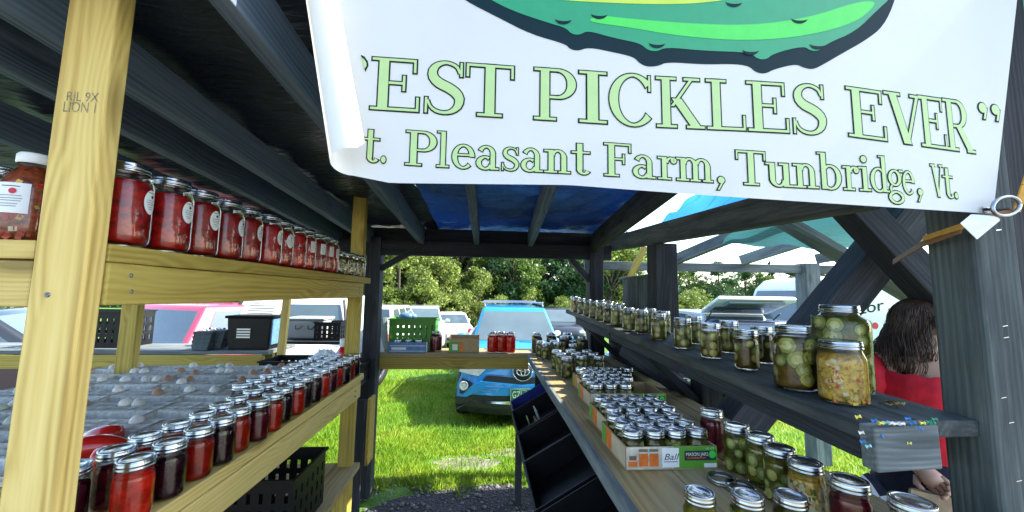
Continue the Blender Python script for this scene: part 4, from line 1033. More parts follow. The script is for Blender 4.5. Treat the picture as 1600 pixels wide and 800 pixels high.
# --- right upper shelf
def sput(proto, x, y, label, cat='jar', group='pickle jars on the upper right shelf'): return put(proto, x, y, zs(y)+.0015, rng.uniform(0, 6), label, cat, group)
big = make_jar('gallon_jar', 'big', 'brine', 60, False, 11, nseg=32); sput(big, .985, .985, 'tallest jar of sliced pickles at the near end of the upper right shelf')
md = make_jar('pickle_jar', 'mid', 'brine_amber', 12, False, 12, nseg=28); sput(md, .868, 1.01, 'jar of dark amber pickle brine beside the tallest jar')
corn = make_jar('relish_jar', 'wide', 'relish_base', bits=(['corn_bit', 'pepper_bit', 'onion_bit'], 420, .0065), seed=8, nseg=28); sput(corn, .893, .897, 'wide jar of yellow corn relish with red bits in front of the tallest jar', 'jar', None)
PK = [make_jar('pickle_jar', 'pint', 'brine', 17, True, 20), make_jar('pickle_jar', 'pint', 'brine_dark', 14, True, 21), make_jar('pickle_jar', 'pint', 'brine', 15, True, 22)]
NEARP = [make_jar('pickle_jar', 'pint', 'brine_amber', 14, False, 30+i) for i in range(2)]
for i, (x, y) in enumerate(((.886, 1.229), (.874, 1.41), (.868, 1.605), (.872, 1.84), (.870, 2.035), (.85, 2.17), (.846, 2.36), (.842, 2.50), (.838, 2.66), (.834, 2.82), (.832, 2.98), (.83, 3.15), (.828, 3.32))):
    sput(NEARP[i] if i < 2 else PK[i % 3], x, y, 'pickle slice pint, upper right shelf front row, %s from the near end' % ORD[i])
for i, (x, y) in enumerate(((1.015, 1.324), (1.015, 1.51), (.985, 1.72), (.965, 1.98), (.965, 2.14), (.94, 2.55), (.935, 2.75), (.93, 2.95))):
    sput(PK[(i+1) % 3], x, y, 'pickle slice pint, upper right shelf back row, %s from the near end' % ORD[i])
honey = make_jar('honey_jar', 'pint', 'corn_bit', lidmat='white_lid'); sput(honey, .86, 3.55, 'orange cup-like jar at the far end of the upper right shelf', 'jar', None)

# --- right counter: far loose jars
DK = make_jar('pickle_jar', 'quart', 'brine_dark', 14, True, 40); DP = make_jar('pickle_jar', 'pint', 'brine_dark', 12, True, 41)
lst = [('q', .47, 3.28), ('q', .60, 3.30), ('q', .74, 3.30), ('p', .475, 3.10), ('p', .50, 2.98), ('p', .59, 3.14), ('p', .60, 3.02), ('q', .66, 3.05), ('p', .74, 3.12), ('q', .80, 3.02), ('p', .70, 2.92), ('p', .51, 2.60),
       ('p', .515, 2.47), ('p', .52, 2.33), ('p', .61, 2.62), ('p', .62, 2.50), ('p', .625, 2.38), ('p', .72, 2.60), ('p', .73, 2.48), ('p', .735, 2.37)]
kq = 0
for i, (k, x, y) in enumerate(lst):
    put(DK if k == 'q' else (DP if i % 2 else PK[0]), x, y, ZB, rng.uniform(0, 6), 'dark pickle %s loose at the far end of the right counter, %s from the back' % ('quart' if k == 'q' else 'pint', ORD[i]), 'jar', 'loose pickle jars at the far end of the right counter')

# --- trays of jars
def tray(x, y, w, d, label, front=True, wall=.062):
    root = thing('jar_tray', (x, y, ZB), label, 'box', 'printed cardboard jar trays'); t = .004
    MB().box((w/2, d/2, .002), (w-.001, d-.001, .004)).build('base', 'cardboard', root, True)
    for nm, c, s in (('side_panel', (t/2, d/2, wall/2+.004), (t, d, wall)), ('side_panel', (w-t/2, d/2, wall/2+.004), (t, d, wall)), ('end_panel', (w/2, -.0005, wall/2+.004), (w, t, wall+.001)), ('end_panel', (w/2, d+.0005, wall/2+.004), (w, t, wall+.001))):
        MB().box(c, s).build(nm, 'cardboard', root, True)
    if front:
        M = Matrix.Translation((0, -.0030, .0045)) @ Matrix.Rotation(R(90), 4, 'X'); mb = MB()
        def rect(x0, y0, x1, y1, m, o): mb.mi = m; mb.add([(x0, y0, o), (x1, y0, o), (x1, y1, o), (x0, y1, o)], [(0, 1, 2, 3)], M)
        def txt(s, x0, y0, wd, h, m, o, sh=0): v, f, tw = text2d(s, h*1.37); mb.mi = m; mb.add([(x0+a*wd/tw+b*sh, y0+b, o) for a, b in v], f, M)
        W_, H_ = w, wall
        rect(0, 0, W_, H_, 0, 0); rect(W_*.52, 0, W_, H_, 1, .0002); rect(.005, H_*.05, W_*.36, H_*.30, 5, .0002)
        for cx, cw in ((.185, .10), (.30, .10)):     # glasses of orange preserve in the picture
            rect(W_*(cx-cw/2), H_*.12, W_*(cx+cw/2), H_*.70, 2, .0003); rect(W_*(cx-cw/2), H_*.78, W_*(cx+cw/2), H_*.90, 6, .0003)
        rect(W_*.02, H_*.12, W_*.12, H_*.36, 2, .0003); rect(W_*.03, H_*.40, W_*.11, H_*.60, 7, .0003)
        rect(W_*.39, H_*.06, W_*.575, H_*.94, 3, .0004); txt('Ball', W_*.405, H_*.40, W_*.15, H_*.30, 4, .0006, .35)
        rect(W_*.405, H_*.30, W_*.56, H_*.33, 4, .0006)
        rect(W_*.635, H_*.36, W_*.985, H_*.80, 4, .0005); txt('MASON JARS', W_*.65, H_*.56, W_*.25, H_*.17, 3, .0007); rect(W_*.66, H_*.45, W_*.87, H_*.49, 2, .0007)
        mb.mi = 8; mb.add([(W_*.945+.011*math.cos(i*.524), H_*.62+.011*math.sin(i*.524), .0008) for i in range(12)], [tuple(range(12))], M)
        rect(W_*.85, H_*.03, W_*.99, H_*.22, 3, .0005); txt('12 CT', W_*.87, H_*.86, W_*.10, H_*.08, 3, .0007)
        link('front_print', mb.mesh('front_print'), ['box_print', 'box_green', 'box_orange', 'box_white', 'ink', 'box_tan', 'chrome', 'cardboard_dark', 'print_lime'], root, True)
        mb = MB(); M2 = Matrix.Translation((-.0006, 0, .005)) @ Matrix.Rotation(R(90), 4, 'Z') @ Matrix.Rotation(R(90), 4, 'X')
        for x0, x1, m in ((.004, d*.55, 0), (d*.55, d*.80, 1), (d*.80, d-.004, 2)): mb.mi = m; mb.add([(x0, .002, .0002), (x1, .002, .0002), (x1, wall-.003, .0002), (x0, wall-.003, .0002)], [(0, 3, 2, 1)], M2)
        mb.mi = 3; mb.add([(d*.86+.010*math.cos(i*.524), wall*.5+.014*math.sin(i*.524), .0004) for i in range(12)], [tuple(range(11, -1, -1))], M2)
        link('side_print', mb.mesh('side_print'), ['box_tan', 'box_orange', 'box_green', 'box_white'], root, True)
    return root
TP = [make_jar('pickle_jar', 'small', 'brine', 9, True, 50), make_jar('pickle_jar', 'small', 'brine', 8, True, 51)]
for nm, x0, y0, w, d, nx, ny, fr, skip in (('front', .428, 1.130, .277, .225, 4, 3, True, ()), ('second', .450, 1.362, .277, .225, 4, 3, True, ()),
                                           ('third', .492, 1.72, .350, .225, 5, 3, True, ((3, 0), (4, 0), (4, 1), (3, 1), (4, 2))), ('rearmost', .520, 1.952, .345, .225, 5, 3, True, ((4, 0), (4, 1)))):
    tray(x0, y0, w, d, '%s printed cardboard tray of small pickle jars on the right counter' % nm, fr)
    for j in range(ny):
        for i in range(nx):
            if (i, j) in skip: continue
            put(TP[(i+j) % 2], x0+.037+.0675*i+rng.normal(0, .001), y0+.040+.0715*j, ZB+.0045, rng.uniform(0, 6),
                'small pickle jar in the %s tray, %s row from the front, %s from the aisle' % (nm, ORD[j], ORD[i]), 'jar', 'small pickle jars packed in trays')
# --- front of the right counter
rq = make_jar('beet_jar', 'pint', 'beet', lidmat='lid_metal'); put(rq, .775, 1.262, ZB, 0, 'tall jar of dark red beets behind the front tray on the right counter')
NP = [make_jar('pickle_jar', 'pint', 'brine', 15, False, 60+i) for i in range(3)]
for i, (x, y) in enumerate(((.752, 1.120), (.765, 1.040), (.752, .955))):
    put(NP[i], x+.012, y, ZB, rng.uniform(0, 6), 'green pickle pint in the line at the near right counter, %s from the back' % ORD[i], 'jar', 'pickle pints at the near end of the right counter')
cw = make_jar('chow_jar', 'pint', 'relish_base', bits=(['onion_bit', 'pepper_bit', 'rind', 'corn_bit'], 180, .010), seed=9); put(cw, .760, .872, ZB, 0, 'jar of pale mixed vegetable relish between the green pickles and the red jar')
tr = make_jar('beet_jar', 'pint', 'jam_purple'); put(tr, .780, .785, ZB, 0, 'jar of crimson beets at the near right corner of the right counter')
put(jam['jam_dark'], .822, .70, ZB, 0, 'dark jar with a pale lid nearest the grey post on the right counter')
FP = [make_jar('pickle_jar', 'small', m, 12, False, 70+i) for i, m in enumerate(('brine_yellow', 'brine_yellow', 'brine'))]
for i, (x, y, w) in enumerate(((.468, .815, 'leftmost'), (.563, .800, 'middle'), (.655, .795, 'rightmost'))):
    put(FP[i], x, y, ZB, rng.uniform(0, 6), '%s of the three yellow pickle pints at the very front of the right counter' % w, 'jar', 'pickle pints at the very front of the right counter')
for i, (px, py, lb) in enumerate(((1128, 753, 'loose jar ring lying on the right counter behind the front pints'), (1157, 766, 'second loose jar ring partly behind the middle front pint'))):
    p = at(px, py, Z=ZB); mb = MB(); q = .037
    mb.lathe([(q*.9, .001), (q, .0005), (q*1.03, .003), (q, .005), (q*1.01, .008), (q, .011), (q*.97, .0145), (q*.90, .0150), (q*.86, .0140)], 26)
    tag(link('jar_ring', mb.mesh('jar_ring', smooth=True), 'band_metal', None, False, Matrix.Translation((p.x, p.y, ZB+.0005))), lb, 'jar ring', 'loose jar rings')

# ------------------------------------------------------------------ crates, bins and things on the tables
def lattice(xs, ys, hole, t, M):
    "a thick panel with rectangular holes, one connected mesh"
    nx, ny = len(xs)-1, len(ys)-1; sol = lambda i, j: 0 <= i < nx and 0 <= j < ny and not hole(i, j)
    v = []; f = []; W_ = nx+1
    for z in (0, t):
        for y in ys:
            for x in xs: v.append((x, y, z))
    o = W_*(ny+1); k = lambda i, j: j*W_+i
    for j in range(ny):
        for i in range(nx):
            if not sol(i, j): continue
            a, b, c, d = k(i, j), k(i+1, j), k(i+1, j+1), k(i, j+1); f += [(a, d, c, b), (a+o, b+o, c+o, d+o)]
            if not sol(i, j-1): f.append((a, b, b+o, a+o))
            if not sol(i+1, j): f.append((b, c, c+o, b+o))
            if not sol(i, j+1): f.append((c, d, d+o, c+o))
            if not sol(i-1, j): f.append((d, a, a+o, d+o))
    return MB().add(v, f, M)
def crate(x, y, z, w, d, h, mat, label, rz=0, tilt=0, holes=True, group=None, cat='crate'):
    root = thing('plastic_crate', (x, y, z), label, cat, group, rz); root.rotation_euler = (0, tilt, rz) if isinstance(tilt, (int, float)) else tilt
    def g(L): 
        n = max(3, int(L/.05)); q = [0]
        for i in range(n): q += [L*(i+.34)/n, L*(i+.66)/n]
        return q+[L]
    gy = [0, h*.14, h*.30, h*.40, h*.56, h*.66, h*.82, h]
    hole = (lambda i, j: holes and i % 2 == 1 and j in (1, 3, 5)) 
    A = Matrix.Rotation(R(90), 4, 'X'); t = .006
    for nm, M, L in (('front_wall', Matrix.Translation((0, t, 0)) @ A, w), ('back_wall', Matrix.Translation((0, d, 0)) @ A, w),
                     ('side_wall', Matrix.Translation((0, .0065, 0)) @ Matrix.Rotation(R(90), 4, 'Z') @ A, d-.013), ('side_wall', Matrix.Translation((w-t, .0065, 0)) @ Matrix.Rotation(R(90), 4, 'Z') @ A, d-.013)):
        lattice(g(L), gy, hole, t, M).build(nm, mat, root, True)
    MB().box((w/2, d/2, .003), (w-.014, d-.014, .006)).build('base', mat, root, True)
    mb = MB(); r = .012
    for c, s in (((w/2, -.004, h+.004), (w+.02, r, r)), ((w/2, d+.004, h+.004), (w+.02, r, r)), ((-.004, d/2, h+.004), (r, d-.006, r)), ((w+.004, d/2, h+.004), (r, d-.006, r))): mb.box(c, s)
    mb.build('rim', mat, root, True); return root
# crate under the bench on the left
crate(-1.27, 1.72, .556, .50, .33, .25, 'black_plastic', 'black plastic crate standing on the low bench under the jam shelf')
# sloping stack of black bins beside the aisle under the right counter
slope = thing('bin_rack', (.45, 2.1, 0), 'dark board rack carrying the tilted bins under the right counter', 'rack')
board('front_board', (.262, 3.12, .655), (.262, .95, .655), .022, .07, 'dark_timber', slope)
board('back_board', (.70, 3.1, .80), (.70, .95, .80), .022, .20, 'dark_timber', slope)
for y in (3.05, 2.0, 1.0): board('strut', (.27, y, .60), (.70, y, .84), .03, .05, 'dark_timber', slope)
for y in (3.05, 1.0): board('leg', (.30, y, 0), (.30, y, .62), .05, .05, 'dark_timber', slope, (0, 1, 0))
def bin_(y, d, h, mat, label, w=.40, tl=-29):
    root = thing('display_bin', (.268, y, .688), label, 'bin', 'tilted display bins'); root.rotation_euler = (0, R(tl), 0); t = .006
    for nm, c, s in (('base', (w/2, d/2, t/2), (w, d, t)), ('front_wall', (t/2, d/2, h/2), (t, d-.001, h)), ('back_wall', (w-t/2, d/2, h/2), (t, d-.001, h)), ('end_wall', (w/2, t/2, h/2), (w-.013, t, h)), ('end_wall', (w/2, d-t/2, h/2), (w-.013, t, h))):
        MB().box(c, s).build(nm, mat, root, True)
    mb = MB(); r = .007
    for c, s in (((w/2, 0, h), (w+.01, r, r)), ((w/2, d, h), (w+.01, r, r)), ((0, d/2, h), (r, d-.012, r)), ((w, d/2, h), (r, d-.012, r))): mb.box(c, s)
    mb.build('rim', mat, root, True); return root
bin_(2.76, .32, .07, 'blue_plastic', 'blue plastic bin at the far end of the tilted row')
bin_(2.32, .41, .10, 'black_plastic', 'black bin holding printed packets, next to the blue bin')
bin_(1.94, .35, .10, 'black_plastic', 'empty black bin third from the far end of the tilted row')
bin_(1.50, .41, .11, 'black_plastic', 'empty black bin fourth from the far end of the tilted row')
bin_(1.06, .41, .11, 'black_plastic', 'nearest black bin of the tilted row under the right counter')
for i, (dx, dy, m, lb) in enumerate(((.06, .10, 'box_green', 'small green printed packet standing in the second black bin'), (.12, .20, 'paper_grey', 'pale printed packet leaning behind the green one'), (.10, .03, 'cardboard_dark', 'brown packet at the near end of the second bin'))):
    mb = MB().box((0, 0, .045), (.008, .075, .09)); o = mb.build('packet', m, bevel=.001); o.location = (.27+dx, 2.38+dy, .70+dx*.55); o.rotation_euler = (.1, R(-22), .1*i); tag(o, lb, 'packet', 'packets in the bin')
mb = MB().box((0, 0, .01), (.045, .13, .02)); o = mb.build('wood_scrap', 'grey_timber', bevel=.003); o.location = (.20, 2.74, .006); o.rotation_euler = (0, 0, .4); tag(o, 'short grey offcut of wood lying on the dirt by the bins', 'offcut')

# back counter goods
def leaning_sheet(name, pts, mat, label, cat, t=.004):
    "a stiff sheet with thickness through four points"
    p = [Vector(q) for q in pts]; n = (p[1]-p[0]).cross(p[3]-p[0]).normalized()*t; mb = MB(); N_ = 6; v = []; f = []
    for s in (0, 1):
        for j in range(N_+1):
            for i in range(N_+1):
                a, b = i/N_, j/N_; q = p[0]*(1-a)*(1-b)+p[1]*a*(1-b)+p[2]*a*b+p[3]*(1-a)*b; v.append(q+n*s+n.normalized()*(.02*math.sin(a*2.5)*b))
    o = (N_+1)**2; k = lambda i, j: j*(N_+1)+i
    for j in range(N_):
        for i in range(N_): a, b, c, d = k(i, j), k(i+1, j), k(i+1, j+1), k(i, j+1); f += [(a, d, c, b), (a+o, b+o, c+o, d+o)]
    for i in range(N_): f += [(k(i, 0), k(i+1, 0), k(i+1, 0)+o, k(i, 0)+o), (k(i+1, N_), k(i, N_), k(i, N_)+o, k(i+1, N_)+o), (k(0, i+1), k(0, i), k(0, i)+o, k(0, i+1)+o), (k(N_, i), k(N_, i+1), k(N_, i+1)+o, k(N_, i)+o)]
    tag(mb.add(v, f).build(name, mat, smooth=False), label, cat)
leaning_sheet('paper_sheet', [at(560, 551, Y=3.34), at(601, 551, Y=3.36), at(588, 497, Y=3.44), at(562, 520, Y=3.46)], 'paper_white', 'curled white paper sheet propped at the left end of the back counter', 'paper')
leaning_sheet('card_folder', [at(588, 549, Y=3.47), at(607, 549, Y=3.47), at(606, 496, Y=3.52), at(586, 497, Y=3.52)], 'paper_grey', 'grey card folder standing behind the white paper sheet', 'folder')
p = at(606, 549, Y=3.42); crate(p.x, 3.42, ZB, .40, .25, .265, 'green_plastic', 'green plastic crate on the back counter')
mb = MB(); p = at(634, 500, Y=3.5)
mb.ball((0, 0, .03), (.07, .05, .035)).ball((.05, .01, .028), (.045, .04, .028)); o = mb.build('cloth_bundle', 'tray_blue', smooth=True); o.location = (p.x, 3.52, 1.352); tag(o, 'teal cloth bundle lying on top of the green crate', 'cloth')
p = at(606, 552, Y=3.31); t_ = thing('card_tray', (p.x, 3.30, ZB), 'low blue and white card tray in front of the green crate', 'tray')
for nm, c, s in (('base', (.16, .05, .002), (.32, .10, .004)), ('front_wall', (.16, .002, .045), (.32, .004, .08)), ('back_wall', (.16, .098, .045), (.32, .004, .08)), ('end_wall', (.002, .05, .045), (.004, .091, .08)), ('end_wall', (.318, .05, .045), (.004, .091, .08))):
    MB().box(c, s).build(nm, 'paper_white' if nm == 'end_wall' else 'tray_blue', t_, True)
mb = MB()
for x0, x1, z0, z1 in ((.015, .305, .055, .060), (.015, .305, .012, .016), (.03, .15, .025, .045)): mb.add([(x0, -.0006, z0), (x1, -.0006, z0), (x1, -.0006, z1), (x0, -.0006, z1)], [(0, 1, 2, 3)])
link('print', mb.mesh('print'), 'paper_white', t_, True)['kind'] = 'stuff'
for i in range(3): put(TP[0], p.x+.075+.085*i, 3.352, ZB+.0045, i, 'small jar in the blue card tray on the back counter, %s from the left' % ORD[i], 'jar', 'small jars in the blue card tray')
p = at(681, 548, Y=3.42); dj = make_jar('jug', 'mid', 'beet', lidmat='band_metal'); put(dj, p.x, 3.42, ZB, 0, 'dark round jar between the green crate and the cardboard box')
p = at(701, 552, Y=3.33); cb = thing('cardboard_box', (p.x, 3.32, ZB), 'open brown cardboard box with a green printed side on the back counter', 'box')
for nm, c, s in (('base', (.13, .07, .002), (.26, .14, .004)), ('front_wall', (.13, .002, .06), (.26, .004, .115)), ('back_wall', (.13, .138, .07), (.26, .004, .135)), ('end_wall', (.002, .07, .065), (.004, .131, .125)), ('end_wall', (.258, .07, .065), (.004, .131, .125))):
    MB().box(c, s).build(nm, 'cardboard', cb, True)
mb = MB()
for x0, x1, z0, z1, m, o in ((.002, .115, .004, .09, 0, .0006), (.03, .075, .02, .07, 1, .0012), (.09, .125, .01, .085, 2, .0014)): mb.mi = m; mb.add([(x0, -o, z0), (x1, -o, z0), (x1, -o, z1), (x0, -o, z1)], [(0, 1, 2, 3)])
link('print', mb.mesh('print'), ['box_green', 'box_white', 'box_orange'], cb, True)
put(TP[0], p.x+.06, 3.38, ZB+.0045, 0, 'small jar standing in the brown cardboard box'); put(TP[1], p.x+.17, 3.39, ZB+.0045, 0, 'second small jar half hidden in the brown cardboard box')
red_jar = make_jar('sauce_jar', 'quart', 'jam_red')
for i, px in enumerate((769, 783, 797)):
    p = at(px, 550, Y=3.36); put(red_jar, p.x, 3.345, ZB, 0, '%s of the three red jars on the back counter' % ('leftmost', 'middle', 'rightmost')[i], 'jar', 'three red jars on the back counter')
# box leaning by the far end of the left rack
wb = thing('plant_box', at(570, 700, Y=2.75)*1, 'tall dark open wooden box beside the end of the left rack', 'box'); wb.location.z = .0; q = wb.location
for nm, a, b_, w, m in (('front_board', (q.x-.06, 2.75, .42), (q.x-.06, 2.75, .86), .12, 'dark_timber'), ('side_board', (q.x+.01, 2.82, .42), (q.x+.01, 2.82, .86), .13, 'treated_pine'), ('leg', (q.x-.06, 2.80, 0), (q.x-.06, 2.80, .42), .06, 'dark_timber')):
    board(nm, a, b_, w, .022, m, wb, (0, 1, 0) if nm != 'side_board' else (1, 0, 0))

# left table goods
p = at(352, 549, Y=3.45)
tb = thing('storage_tote', (p.x, 3.42, ZB), 'black plastic storage tote with a blue side and white label on the left table', 'tote')
MB().box((.19, .13, .135), (.36, .26, .27), taper=.92).build('body', 'black_plastic', tb, True, bevel=.008)
MB().box((.19, .13, .275), (.39, .28, .022)).build('lid', 'black_dull', tb, True, bevel=.005)
MB().box((.366, .13, .15), (.012, .22, .22)).build('end_panel', 'tray_blue', tb, True, bevel=.003)
mb = MB()
for k in range(4): mb.add([(.10, -.0065, .10+.022*k), (.21, -.0065, .10+.022*k), (.21, -.0065, .113+.022*k), (.10, -.0065, .113+.022*k)], [(0, 1, 2, 3)])
link('label', mb.mesh('label'), 'box_white', tb, True)['kind'] = 'stuff'
leaning_sheet('sign_board', [at(372, 499, Y=3.62), at(434, 502, Y=3.62), at(446, 466, Y=3.75), at(388, 466, Y=3.75)], 'paper_white', 'white printed price board tilted behind the black tote', 'sign')
mb = MB()
for k in range(7):
    a = at(384+k*1.5, 494-4*k, Y=3.60+.02*k); b_ = at(424+k*1.5, 495-4*k, Y=3.60+.02*k); mb.add([a, b_, b_+Vector((0, 0, .008)), a+Vector((0, 0, .008))], [(0, 1, 2, 3)])
mb.build('print', 'ink_grey', bpy.data.objects['sign_board'])['kind'] = 'stuff'
p = at(140, 543, Y=3.5); crate(p.x-.35, 3.5, ZB, .60, .3, .30, 'black_plastic', 'black crate with small goods on the left table near the yellow post', group='black crates on the left')
# stacks of empty egg cartons
for k, (px, Yk, n) in enumerate(((318, 3.42, 4), (338, 3.50, 4))):
    for i in range(n):
        p = at(px, 545, Y=Yk); mb = MB(); mb.box((0, 0, .026), (.14, .11, .05), taper=.86)
        o = mb.build('stacked_carton', 'pulp_dark', bevel=.010, seg=2); o.location = (p.x, Yk, ZB+.035*i); o.rotation_euler = (0, 0, .1*i)
        tag(o, 'folded dark egg carton in the %s stack on the left table, %s from the bottom' % (('left', 'right')[k], ORD[i]), 'egg carton', 'stacked cartons on the left table')
mb = MB(); v = []; f = []
for j in range(9):
    for i in range(15): v.append((.30*i/14, .10*j/8, .05+.02*math.sin(i)*math.sin(j*.8)))
for j in range(8):
    for i in range(14): f.append((j*15+i, j*15+i+1, (j+1)*15+i+1, (j+1)*15+i)); mb.m.append((i+j) % 2)
mb.v = [Vector(q) for q in v]; mb.f = [list(q) for q in f]
o = mb.build('checked_cloth', ['black_dull', 'paper_white'], smooth=True); p = at(318, 530, Y=3.7); o.location = (p.x, 3.66, ZB+.06); o.rotation_euler = (R(30), 0, 0); tag(o, 'black and white checked cloth draped behind the carton stacks', 'cloth')
# crates, cooler, red jug and crumpled bag behind the far end of the bench
p = at(447, 526, Y=3.95); co = thing('cooler', (p.x, 3.95, 1.12), 'silver grey cooler with handles behind the far jam jars', 'cooler')
MB().box((.17, .14, .09), (.36, .26, .18)).build('body', 'paint_silver', co, True, bevel=.02, seg=2); MB().box((.17, .14, .195), (.375, .275, .03)).build('lid', 'paper_grey', co, True, bevel=.01)
for x in (.08, .20): MB().tube([(x, .006, .13), (x+.015, -.02, .10), (x+.05, -.02, .10), (x+.065, .006, .13)], .005, 6).build('handle', 'black_plastic', co, True)
st = thing('trestle_table', (-1.6, 4.05, 0), 'dark trestle table behind the far end of the left rack', 'table')
board('top', (-2.15, 4.05, 1.095), (-1.05, 4.05, 1.095), .40, .03, 'dark_timber', st)
for x in (-2.05, -1.15): board('leg', (x, 4.05, -.1), (x, 4.05, 1.08), .06, .05, 'dark_timber', st, (0, 1, 0))
p = at(490, 526, Y=3.9); crate(p.x, 3.90, 1.112, .25, .25, .17, 'black_plastic', 'small black crate standing beside the grey cooler', group='black crates on the left')
p = at(440, 556, Y=3.0); crate(-1.62, 2.95, .90, .42, .28, .17, 'black_plastic', 'wide black crate behind the far jam jars', group='black crates on the left')
p = at(473, 556, Y=3.0); crate(-1.19, 2.95, .90, .30, .28, .15, 'black_plastic', 'black crate right of the wide one behind the far jam jars', group='black crates on the left')
sh = thing('side_bench', (-1.3, 3.05, 0), 'low plank bench behind the far end of the left rack', 'bench')
board('top', (-1.75, 3.08, .88), (-.98, 3.08, .88), .30, .03, 'grey_timber', sh)
for x in (-1.7, -1.03): board('leg', (x, 3.08, 0), (x, 3.08, .865), .06, .05, 'treated_pine', sh, (0, 1, 0))
p = at(529, 552, Y=2.9); jg = thing('red_jug', (p.x, 3.0, .897), 'red plastic jug with a white cap behind the far post', 'jug')
MB().lathe([(.005, 0), (.045, .001), (.05, .02), (.05, .24), (.03, .28), (.02, .29)], 18).build('body', 'lamp_red', jg, True, smooth=True); MB().lathe([(.026, .285), (.03, .29), (.03, .34), (.005, .345)], 14).build('cap', 'white_lid', jg, True, smooth=True)
mb = MB(); v = []; f = []; n = 14
for j in range(n+1):
    for i in range(n+1):
        x, y = i/n, j/n; h = .12*math.sin(math.pi*x)**.7*math.sin(math.pi*y)**.7; v.append((.26*x, .16*y, h+rng.normal(0, .008)*(h > .01)))
for j in range(n):
    for i in range(n): f.append((j*(n+1)+i, j*(n+1)+i+1, (j+1)*(n+1)+i+1, (j+1)*(n+1)+i))
o = MB().add(v, f).build('crumpled_bag', 'paper_white'); p = at(470, 560, Y=2.58); o.location = (p.x, 2.56, 1.092); tag(o, 'crumpled white plastic bag at the far end of the jam rows', 'bag')

# ------------------------------------------------------------------ strap, tag, pins on the near right
stp = thing('tie_strap', (1.1, .72, 1.8), 'orange webbing strap tying the banner corner round the grey post', 'strap')
def ribbon(pts, w, t=.003):
    mb = MB(); pts = [Vector(p) for p in pts]
    for i in range(len(pts)-1): mb.bar(pts[i], pts[i+1], w, t, (0, -1, 0))
    return mb
ribbon([at(1396, 409, Y=1.0), at(1440, 382, Y=.835), at(1502, 359, Y=.722)], .015).build('strap_end', 'strap_brown', stp)
ribbon([at(1443, 373, Y=.825), at(1505, 353, Y=.715)], .013).build('strap_loop', 'strap_orange', stp)
ribbon([at(1520, 347, Y=.712), at(1545, 340, Y=.708), at(1580, 330, Y=.706)], .012).build('strap_loop', 'strap_brown', stp)
ribbon([at(1588, 330, Y=.70), at(1602, 290, Y=.69), at(1616, 250, Y=.69)], .016).build('strap_tail', 'strap_orange', stp)
mb = MB(); c = at(1572, 322, Y=.69); mb.tube([c+Vector((.032*math.cos(a), 0, .020*math.sin(a)+.006*math.cos(a))) for a in np.linspace(0, 6.28, 18)], .0035, 8); mb.build('hook', 'steel', stp, smooth=True)
mb = MB(); mb.tube([at(1537, 327, Y=.70), at(1556, 328, Y=.695), at(1575, 326, Y=.69)], .003, 6); mb.build('cord', 'black_plastic', stp)
leaning_sheet('paper_tag', [at(1500, 349, Y=.703), at(1526, 374, Y=.703), at(1549, 347, Y=.703), at(1517, 335, Y=.703)], 'label_paper', 'folded white paper tag hanging at the banner corner', 'tag', .001)
pz = zs(.77)
for px, py, m in ((1341, 651, 'yellow'), (1366, 657, 'blue'), (1376, 661, 'yellow'), (1384, 660, 'aqua'), (1392, 661, 'white'), (1400, 662, 'white'), (1409, 662, 'white'), (1418, 654, 'blue'), (1426, 661, 'blue'), (1433, 668, 'blue'), (1441, 661, 'yellow'), (1452, 659, 'green'), (1460, 655, 'green'), (1457, 661, 'green'), (1437, 671, 'blue'),
                  (1346, 676, 'white'), (1348, 690, 'blue'), (1357, 697, 'aqua'), (1376, 682, 'blue'), (1419, 692, 'yellow')):
    p = at(px, py, Y=.742); a = rng.uniform(-.6, .6); M = Matrix.Translation(p) @ Matrix.Rotation(R(70)+a*.4, 4, 'X') @ Matrix.Rotation(a+1.0, 4, 'Y') @ Matrix.Scale(.72, 4)
    mb = MB(); mb.lathe([(.001, -.006), (.0055, -.006), (.0055, -.0045), (.003, -.003), (.003, .003), (.0048, .0045), (.0048, .006), (.001, .006)], 10, M)
    o = mb.build('push_pin', 'pin_'+m, smooth=True); tag(o, '%s push pin stuck in the near end of the upper right shelf' % m, 'push pin', m+' push pins on the shelf end')
mb = MB(); p = at(1398, 634, Z=zs(.85)+.006)
for k in range(9):
    a = rng.uniform(0, 3.1); q = p+Vector((rng.normal(0, .014), rng.normal(0, .010), .001*k)); mb.tube([q+Vector((.013*math.cos(a)*s, .013*math.sin(a)*s+.004*s*s, .003*math.sin(s*5))) for s in (-1, -.5, 0, .5, 1)], .0014, 5)
mb.build('wire_hooks', 'brass', smooth=True); tag(bpy.data.objects['wire_hooks'], 'tangle of brass wire hooks lying on the near end of the upper right shelf', 'hooks', kind='stuff')
for px, py in ((1570, 510), (1572, 528), (1568, 622), (1580, 661), (1592, 752), (1560, 360)):
    p = at(px, py, Y=.728); mb = MB(); mb.bar(p-Vector((.006, 0, 0)), p+Vector((.006, 0, .002)), .0016, .0016); tag(mb.build('staple', 'chrome'), 'small bright staple left in the grey near post', 'staple', 'staples in the grey post')

